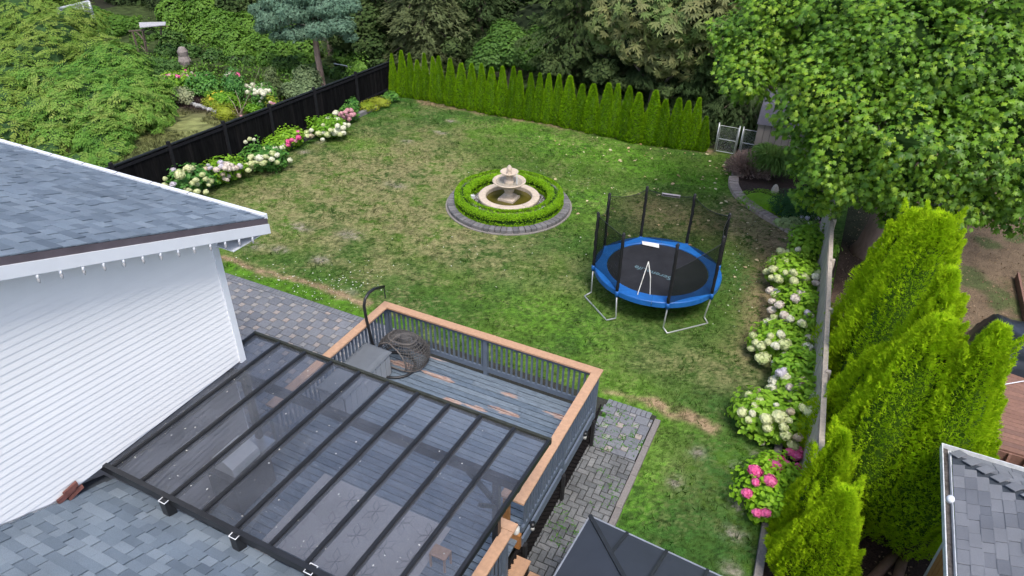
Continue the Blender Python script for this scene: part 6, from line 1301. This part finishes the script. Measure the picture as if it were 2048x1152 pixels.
cloud_tree('dark_bush', 'dark green conifer bushes behind the old timber shelter', blobs_px([(260,10,36,1.6),(330,15,36,1.5),(390,0,37,1.6),(300,-20,38,2),(210,-10,38,1.6),(440,-10,37,1.5),(360,45,35,.9)]), 13000, .22, 'spray', conif_m, fd_shade, depth=.4, up=.3)
cloud_tree('dark_bush', 'tall dark green foliage right of the pine crown', blobs_px([(720,40,31,1.4),(740,90,30.5,1.1),(690,70,31,1.0),(700,20,33,1.6),(760,130,30,.6),(560,30,34,1.6),(480,10,35,1.6)]), 12000, .2, 'oval', dark_m, fd_shade, depth=.4, up=.4)
GP = []
def gshrub(name, lab, px, py, rx, ry, h, m, n, size=.09, kind='leaf', heads=(), cat='shrub'): shrub(name, lab, cat, px, py, rx, ry, h, m, n, size, kind, heads)
hd = lambda cx_, cy_, sx, sy, n, d, c: [(random.gauss(cx_, sx), random.gauss(cy_, sy), d*random.uniform(.8,1.2), random.choice(c)) for _ in range(n)]
gshrub('garden_grass', 'dense green grass like clump in the neighbour garden', 312, 140, 1.4, 1.0, 1.1, mat('reed_leaf', [(.05,.13,.03),(.09,.19,.04)], .6, trans=.2), 3500, .22, 'spray')
gshrub('lily_shrub', 'shrub with many small pink lily flowers in the neighbour garden', 358, 158, 1.1, .7, .9, hyd_m, 1600, .12, heads=hd(355,148,16,5,34,5,'sscp'))
gshrub('leafy_shrub', 'dark leafy shrub behind the bare soil of the neighbour garden', 405, 165, 1.0, .7, 1.0, hyd_dk, 1700, .14, heads=hd(400,148,10,6,6,4,'s'))
gshrub('pale_shrub', 'silvery cream leaved shrub beside the hornbeam', 364, 188, .7, .5, .8, mat('cream_leaf', [(.25,.29,.14),(.42,.44,.27)], .7, trans=.2), 1300, .08)
gshrub('dry_shrub', 'brown twiggy shrub left of the silvery one', 342, 192, .7, .5, .6, mat('dry_twig_leaf', [(.18,.14,.10),(.24,.2,.14)], .8), 1100, .1, 'spray')
gshrub('yellow_flower_shrub', 'shrub covered in small yellow flowers in the neighbour garden', 442, 195, .9, .55, .8, hyd_m, 1100, .09, heads=())
gshrub('rose_bush', 'tall rose bush with pink blooms beside the white flowers', 468, 168, .7, .55, 1.5, hyd_dk, 1300, .11, heads=hd(466,152,7,5,12,6,'pps')+hd(462,148,8,3,7,6,'w'))
gshrub('white_hydrangea', 'hydrangea with a dense cap of pure white heads in the neighbour garden', 522, 190, .85, .6, 1.3, hyd_dk, 1500, .11, heads=hd(522,178,11,7,34,8,'w')+[(521,200,6,'w'),(524,196,6,'w'),(520,203,5,'w')])
gshrub('tall_weed', 'tall thin green stems right of the white hydrangea', 545, 165, .35, .35, 1.7, mat('stem_green', [(.06,.09,.03),(.1,.14,.05)], .7), 900, .2, 'spray', heads=[(534,150,4,'w'),(539,152,4,'w')])
gshrub('sage_shrub', 'low grey green shrub along the black fence near the pine', 598, 180, 1.3, .8, .75, sage_m, 2600, .13)
gshrub('sage_shrub', 'taller grey green shrub left of the pine trunk', 615, 152, .9, .7, 1.1, sage_m, 2000, .13)
gshrub('leafy_shrub', 'fresh green low plants in front of the white hydrangea', 508, 213, .8, .5, .5, hyd_m, 1100, .1)
gshrub('leafy_shrub', 'yellow green weeds by the black fence beneath the yellow flowers', 448, 222, .7, .5, .7, yel_m, 1200, .1, 'spray', heads=[(482,232,5,'s'),(480,236,4,'p')])
gshrub('climber', 'leafy climber peeking over the fence at the corner', 720, 142, .8, .5, 1.9, ivy_m, 900, .12)
gshrub('orange_flower_plant', 'small pink and orange flower plant just over the fence top', 545, 207, .35, .3, 1.2, yel_m, 300, .09, heads=[(543,206,6,'s'),(548,208,6,'s'),(540,204,5,'c')])
ym = mat('yellow_petal', [(.7,.5,.03),(.75,.6,.08)], .6, (9,.1)); HM['y'] = [head_mesh(ym, 5)]
gshrub('yellow_flower_shrub', 'second yellow flowering shrub lower and closer to the bare soil', 425, 203, .6, .4, .5, yel_m, 700, .08, heads=hd(440,188,13,5,26,4.5,'y')+hd(418,196,6,6,8,4,'y'))
sg = thing('bed_border_stones', 'row of pale rough stones edging the neighbour flower bed', 'stones', (*G(405,222), 0))
for k in range(15):
    q = at(376+k*4.7, 207+k*1.5+random.uniform(-1.2,1.2)); b = MB(); r_ = random.uniform(.06,.12); b.lathe([(r_,-.02),(r_*1.05,.06),(r_*.7,.13),(.001,.15)], q, 7); obj('stone', b, mat('pale_rock', [(.3,.3,.31),(.42,.42,.42)], .9, (12,.3), (30,.8)), sg)
q = at(480,180,.0); b = MB(); tw = thing('bare_twigs', 'bare leaning branches standing in the neighbour flower bed', 'branches', (*G(478,225),0))
for (a, c, z) in (((480,230),(520,135),2.0),((478,232),(455,190),1.3),((478,230),(498,190),1.4),((476,232),(448,215),.7),((484,230),(470,180),1.6)):
    p = at(*a); e_ = aty(c[0], c[1], p.y+.2); b.tube([p, (p+e_)/2+Vector((.08,0,.05)), e_], [.02,.014,.006], 5)
obj('branch', b, mat('pale_twig', (.3,.25,.2), .8), tw)
gh = thing('greenhouse', 'low greenhouse roof of white framed panes behind the hornbeam', 'greenhouse', (*aty(150,20,30)[:2], 0)); 
ga, gb, gc, gd = at(116,19,2.6), at(178,4,2.6), at(186,38,1.9), at(150,42,1.9)
pane = mat('greenhouse_pane', [(.3,.32,.33),(.36,.38,.38)], .35, (3,.15), spec=.5)
for k in range(4):
    t0, t1 = k/4, (k+1)/4; m = MB(); m.extr([lerp(ga,gb,t0), lerp(ga,gb,t1), lerp(gd,gc,t1), lerp(gd,gc,t0)], (0,0,.02)); obj('pane', m, pane, gh)
for k in range(5): m = MB(); m.bar(lerp(ga,gb,k/4)+Vector((0,0,.04)), lerp(gd,gc,k/4)+Vector((0,0,.04)), .07, .05); obj('glazing_bar', m, white_trim, gh)
m = MB(); m.bar(ga+Vector((0,0,.05)), gb+Vector((0,0,.05)), .09, .07); obj('ridge', m, white_trim, gh); m = MB(); m.bar(lerp(ga,gd,.5)+Vector((0,0,.04)), lerp(gb,gc,.5)+Vector((0,0,.04)), .04, .04); obj('cross_bar', m, white_trim, gh)
m = MB()
for p in (ga,gb,gc,gd): m.box(p.x-.05,p.x+.05,p.y-.05,p.y+.05,0,p.z)
obj('frame_post', m, white_trim, gh)
ot = thing('timber_shelter', 'old leaning timber shelter with a corrugated sheet on top', 'shelter', (*aty(305,60,27)[:2], 0)); ow = mat('old_wood', [(.13,.10,.085),(.17,.135,.11)], .9, (12,.3)); Yo = 27.0
for (a, c, r_) in (((265,62),(277,105),.05),((285,58),(295,112),.06),((272,62),(292,85),.035),((258,62),(290,60),.045),((282,92),(297,110),.035),((322,48),(322,70),.04)):
    m = MB(); m.bar(aty(*a, Yo), aty(*c, Yo), r_*1.6, r_*1.6); obj('timber', m, ow, ot)
m = MB(); m.extr([aty(278,46,Yo), aty(332,45,Yo), aty(331,51,Yo-.4), aty(280,56,Yo-.4)], (0,0,.04)); obj('roof_sheet', m, mat('tin_sheet', (.4,.4,.42), .6, (20,.3)), ot)
m = MB(); m.bar(aty(278,49,Yo)+Vector((0,0,-.06)), aty(334,50,Yo)+Vector((0,0,-.06)), .1, .05); obj('beam', m, mat('tan_beam', (.33,.25,.14), .8), ot)
q = at(366,108,.6); t = thing('pale_stone', 'pale rounded standing stone among the ivy', 'stone', (q.x,q.y,0)); m = MB(); m.lathe([(.3,0),(.34,.25),(.25,.5),(.28,.75),(.16,.95),(.001,1.0)], (q.x,q.y,0), 10); obj('stone_body', m, mat('pale_stone_m', (.24,.21,.20), .9, (6,.4), (12,1.0)), t)
for (a, c, nm_) in (((525,150),(537,137),'left'),((579,156),(590,144),'right')):
    p = aty(*a, 29.0); e_ = aty(*c, 29.0); t = thing('garden_board', 'tan board leaning in the weeds, %s of the pair' % nm_, 'board', p[:], 'boards leaning in the weeds'); m = MB(); m.bar(p, e_, .5, .05, (0,1,0)); obj('board_body', m, mat('tan_board', (.26,.18,.13), .8, (8,.2)), t)
cl = thing('chain_link_fence', 'dark wire mesh fence with grey tube rail behind the black fence corner', 'fence', (*aty(690,150,29.3)[:2], 0)); Yc = 29.3
m = MB(); m.tube([aty(668,127,Yc), aty(704,134,Yc)], .03, 6); obj('top_rail', m, galv, cl); m = MB(); m.tube([aty(693,132,Yc), Vector((aty(693,132,Yc).x, Yc, 0))], .035, 6); obj('post', m, galv, cl)
a, c = aty(668,127,Yc), aty(704,134,Yc); m = MB(); m.add([(a.x,Yc,a.z),(c.x,Yc,c.z),(c.x,Yc,0),(a.x,Yc,0)], [(0,1,2,3)]); m.add([(a.x,Yc+.01,a.z),(c.x,Yc+.01,c.z),(c.x,Yc+.01,0),(a.x,Yc+.01,0)], [(3,2,1,0)]); obj('mesh_screen', m, mat('dark_mesh', (.012,.016,.014), .9), cl)
cloud_tree('garden_thicket', 'tangled green thicket between the ivy hedge and the neighbour flower bed', blobs_px([(335,112,27.5,.6),(385,125,28,.6),(430,130,28,.6),(470,135,28,.5),(570,165,28.5,.6),(640,150,28.8,.6),(680,150,28.8,.5),(345,85,29,.8),(590,150,29,.6),(500,150,28.3,.5),(300,80,29.5,.7)]), 12000, .15, 'oval', mat('thicket_leaf', [(.02,.06,.015),(.045,.11,.022),(.09,.18,.03)], .6, (3,.2), trans=.2), fd_shade, cat='thicket', depth=.4, up=.5, jit=.6, lump=.4, lf=2.2)
# far wood: everything behind reads as one dark mass
fb = []
for r_, (Y0_, zt, rr_0) in enumerate(((37,5.5,2.6),(42,6.5,3.2),(50,7,4.2))):
    x = -66-r_*8
    while x < 14+r_*6:
        for zz in (1.2, 4.2, 7.4, 10.5): fb.append((x+random.uniform(-1,1), Y0_+random.uniform(-1.5,1.5), zz+random.uniform(-.6,.6), rr_0*random.uniform(.7,1.1), rr_0*.8, 2.3*random.uniform(.8,1.2)))
        x += rr_0*1.35
b3 = [q for q in fb if not (q[0] < -34 and q[1] < 30)]
fwm = crown_mesh('far_wood', b3, 80000, .44, 'leaf', dark_m, depth=.35, up=.5, jit=.5, lump=.25, lf=.7, vs=(.75,.35))
fw = link('far_wood', fwm, kind='stuff', label='dark mass of woodland behind the gardens', cat='woodland')
b = MB()
for q in b3:
    o0 = len(b.v); b.lathe([(math.sin(math.pi*i/5)+.001, -math.cos(math.pi*i/5)) for i in range(6)], k=8)
    for i in range(o0, len(b.v)): v_ = b.v[i]; b.v[i] = (q[0]+v_[0]*q[3]*.75, q[1]+v_[1]*q[4]*.75, q[2]+v_[2]*q[5]*.8)
obj('far_wood_shade', b, fd_shade, kind='stuff', label='solid dark lumps painted as shade inside the woodland behind the gardens', cat='woodland')  # solid dark lumps paint shade between the leaves of the wood
# undergrowth in the strip behind the arborvitae
n = 16000; P = np.c_[rng.uniform(-22, 1, n), rng.uniform(28.6, 32, n), rng.uniform(0, .5, n)]
V, F, kf = scatter(P, rdir(n)+(0,0,.5), rdir(n)+(0,0,.8), .1+.1*rng.random(n), 'oval'); link('undergrowth', fast_mesh('undergrowth', V, F, dark_m, np.repeat(rng.random(n), kf)), kind='stuff', label='dark low undergrowth behind the arborvitae row', cat='undergrowth')
n = 14000; P = np.c_[rng.uniform(-44, -20.6, n), rng.uniform(22, 33, n), rng.uniform(0, .25, n)]; k = fbm(P*.5,2) > .42; dpt = np.hypot((P[:,0]-G(380,240)[0])/3.6, (P[:,1]-G(380,240)[1])/3.2) > 1; P = P[k & dpt]; n = len(P)
V, F, kf = scatter(P, rdir(n)+(0,0,.6), rdir(n)+(0,0,.8), .08+.1*rng.random(n), 'oval'); link('garden_weeds', fast_mesh('garden_weeds', V, F, ivy_m, np.repeat(rng.random(n), kf)), kind='stuff', label='low weeds covering the neighbour garden floor', cat='weeds')
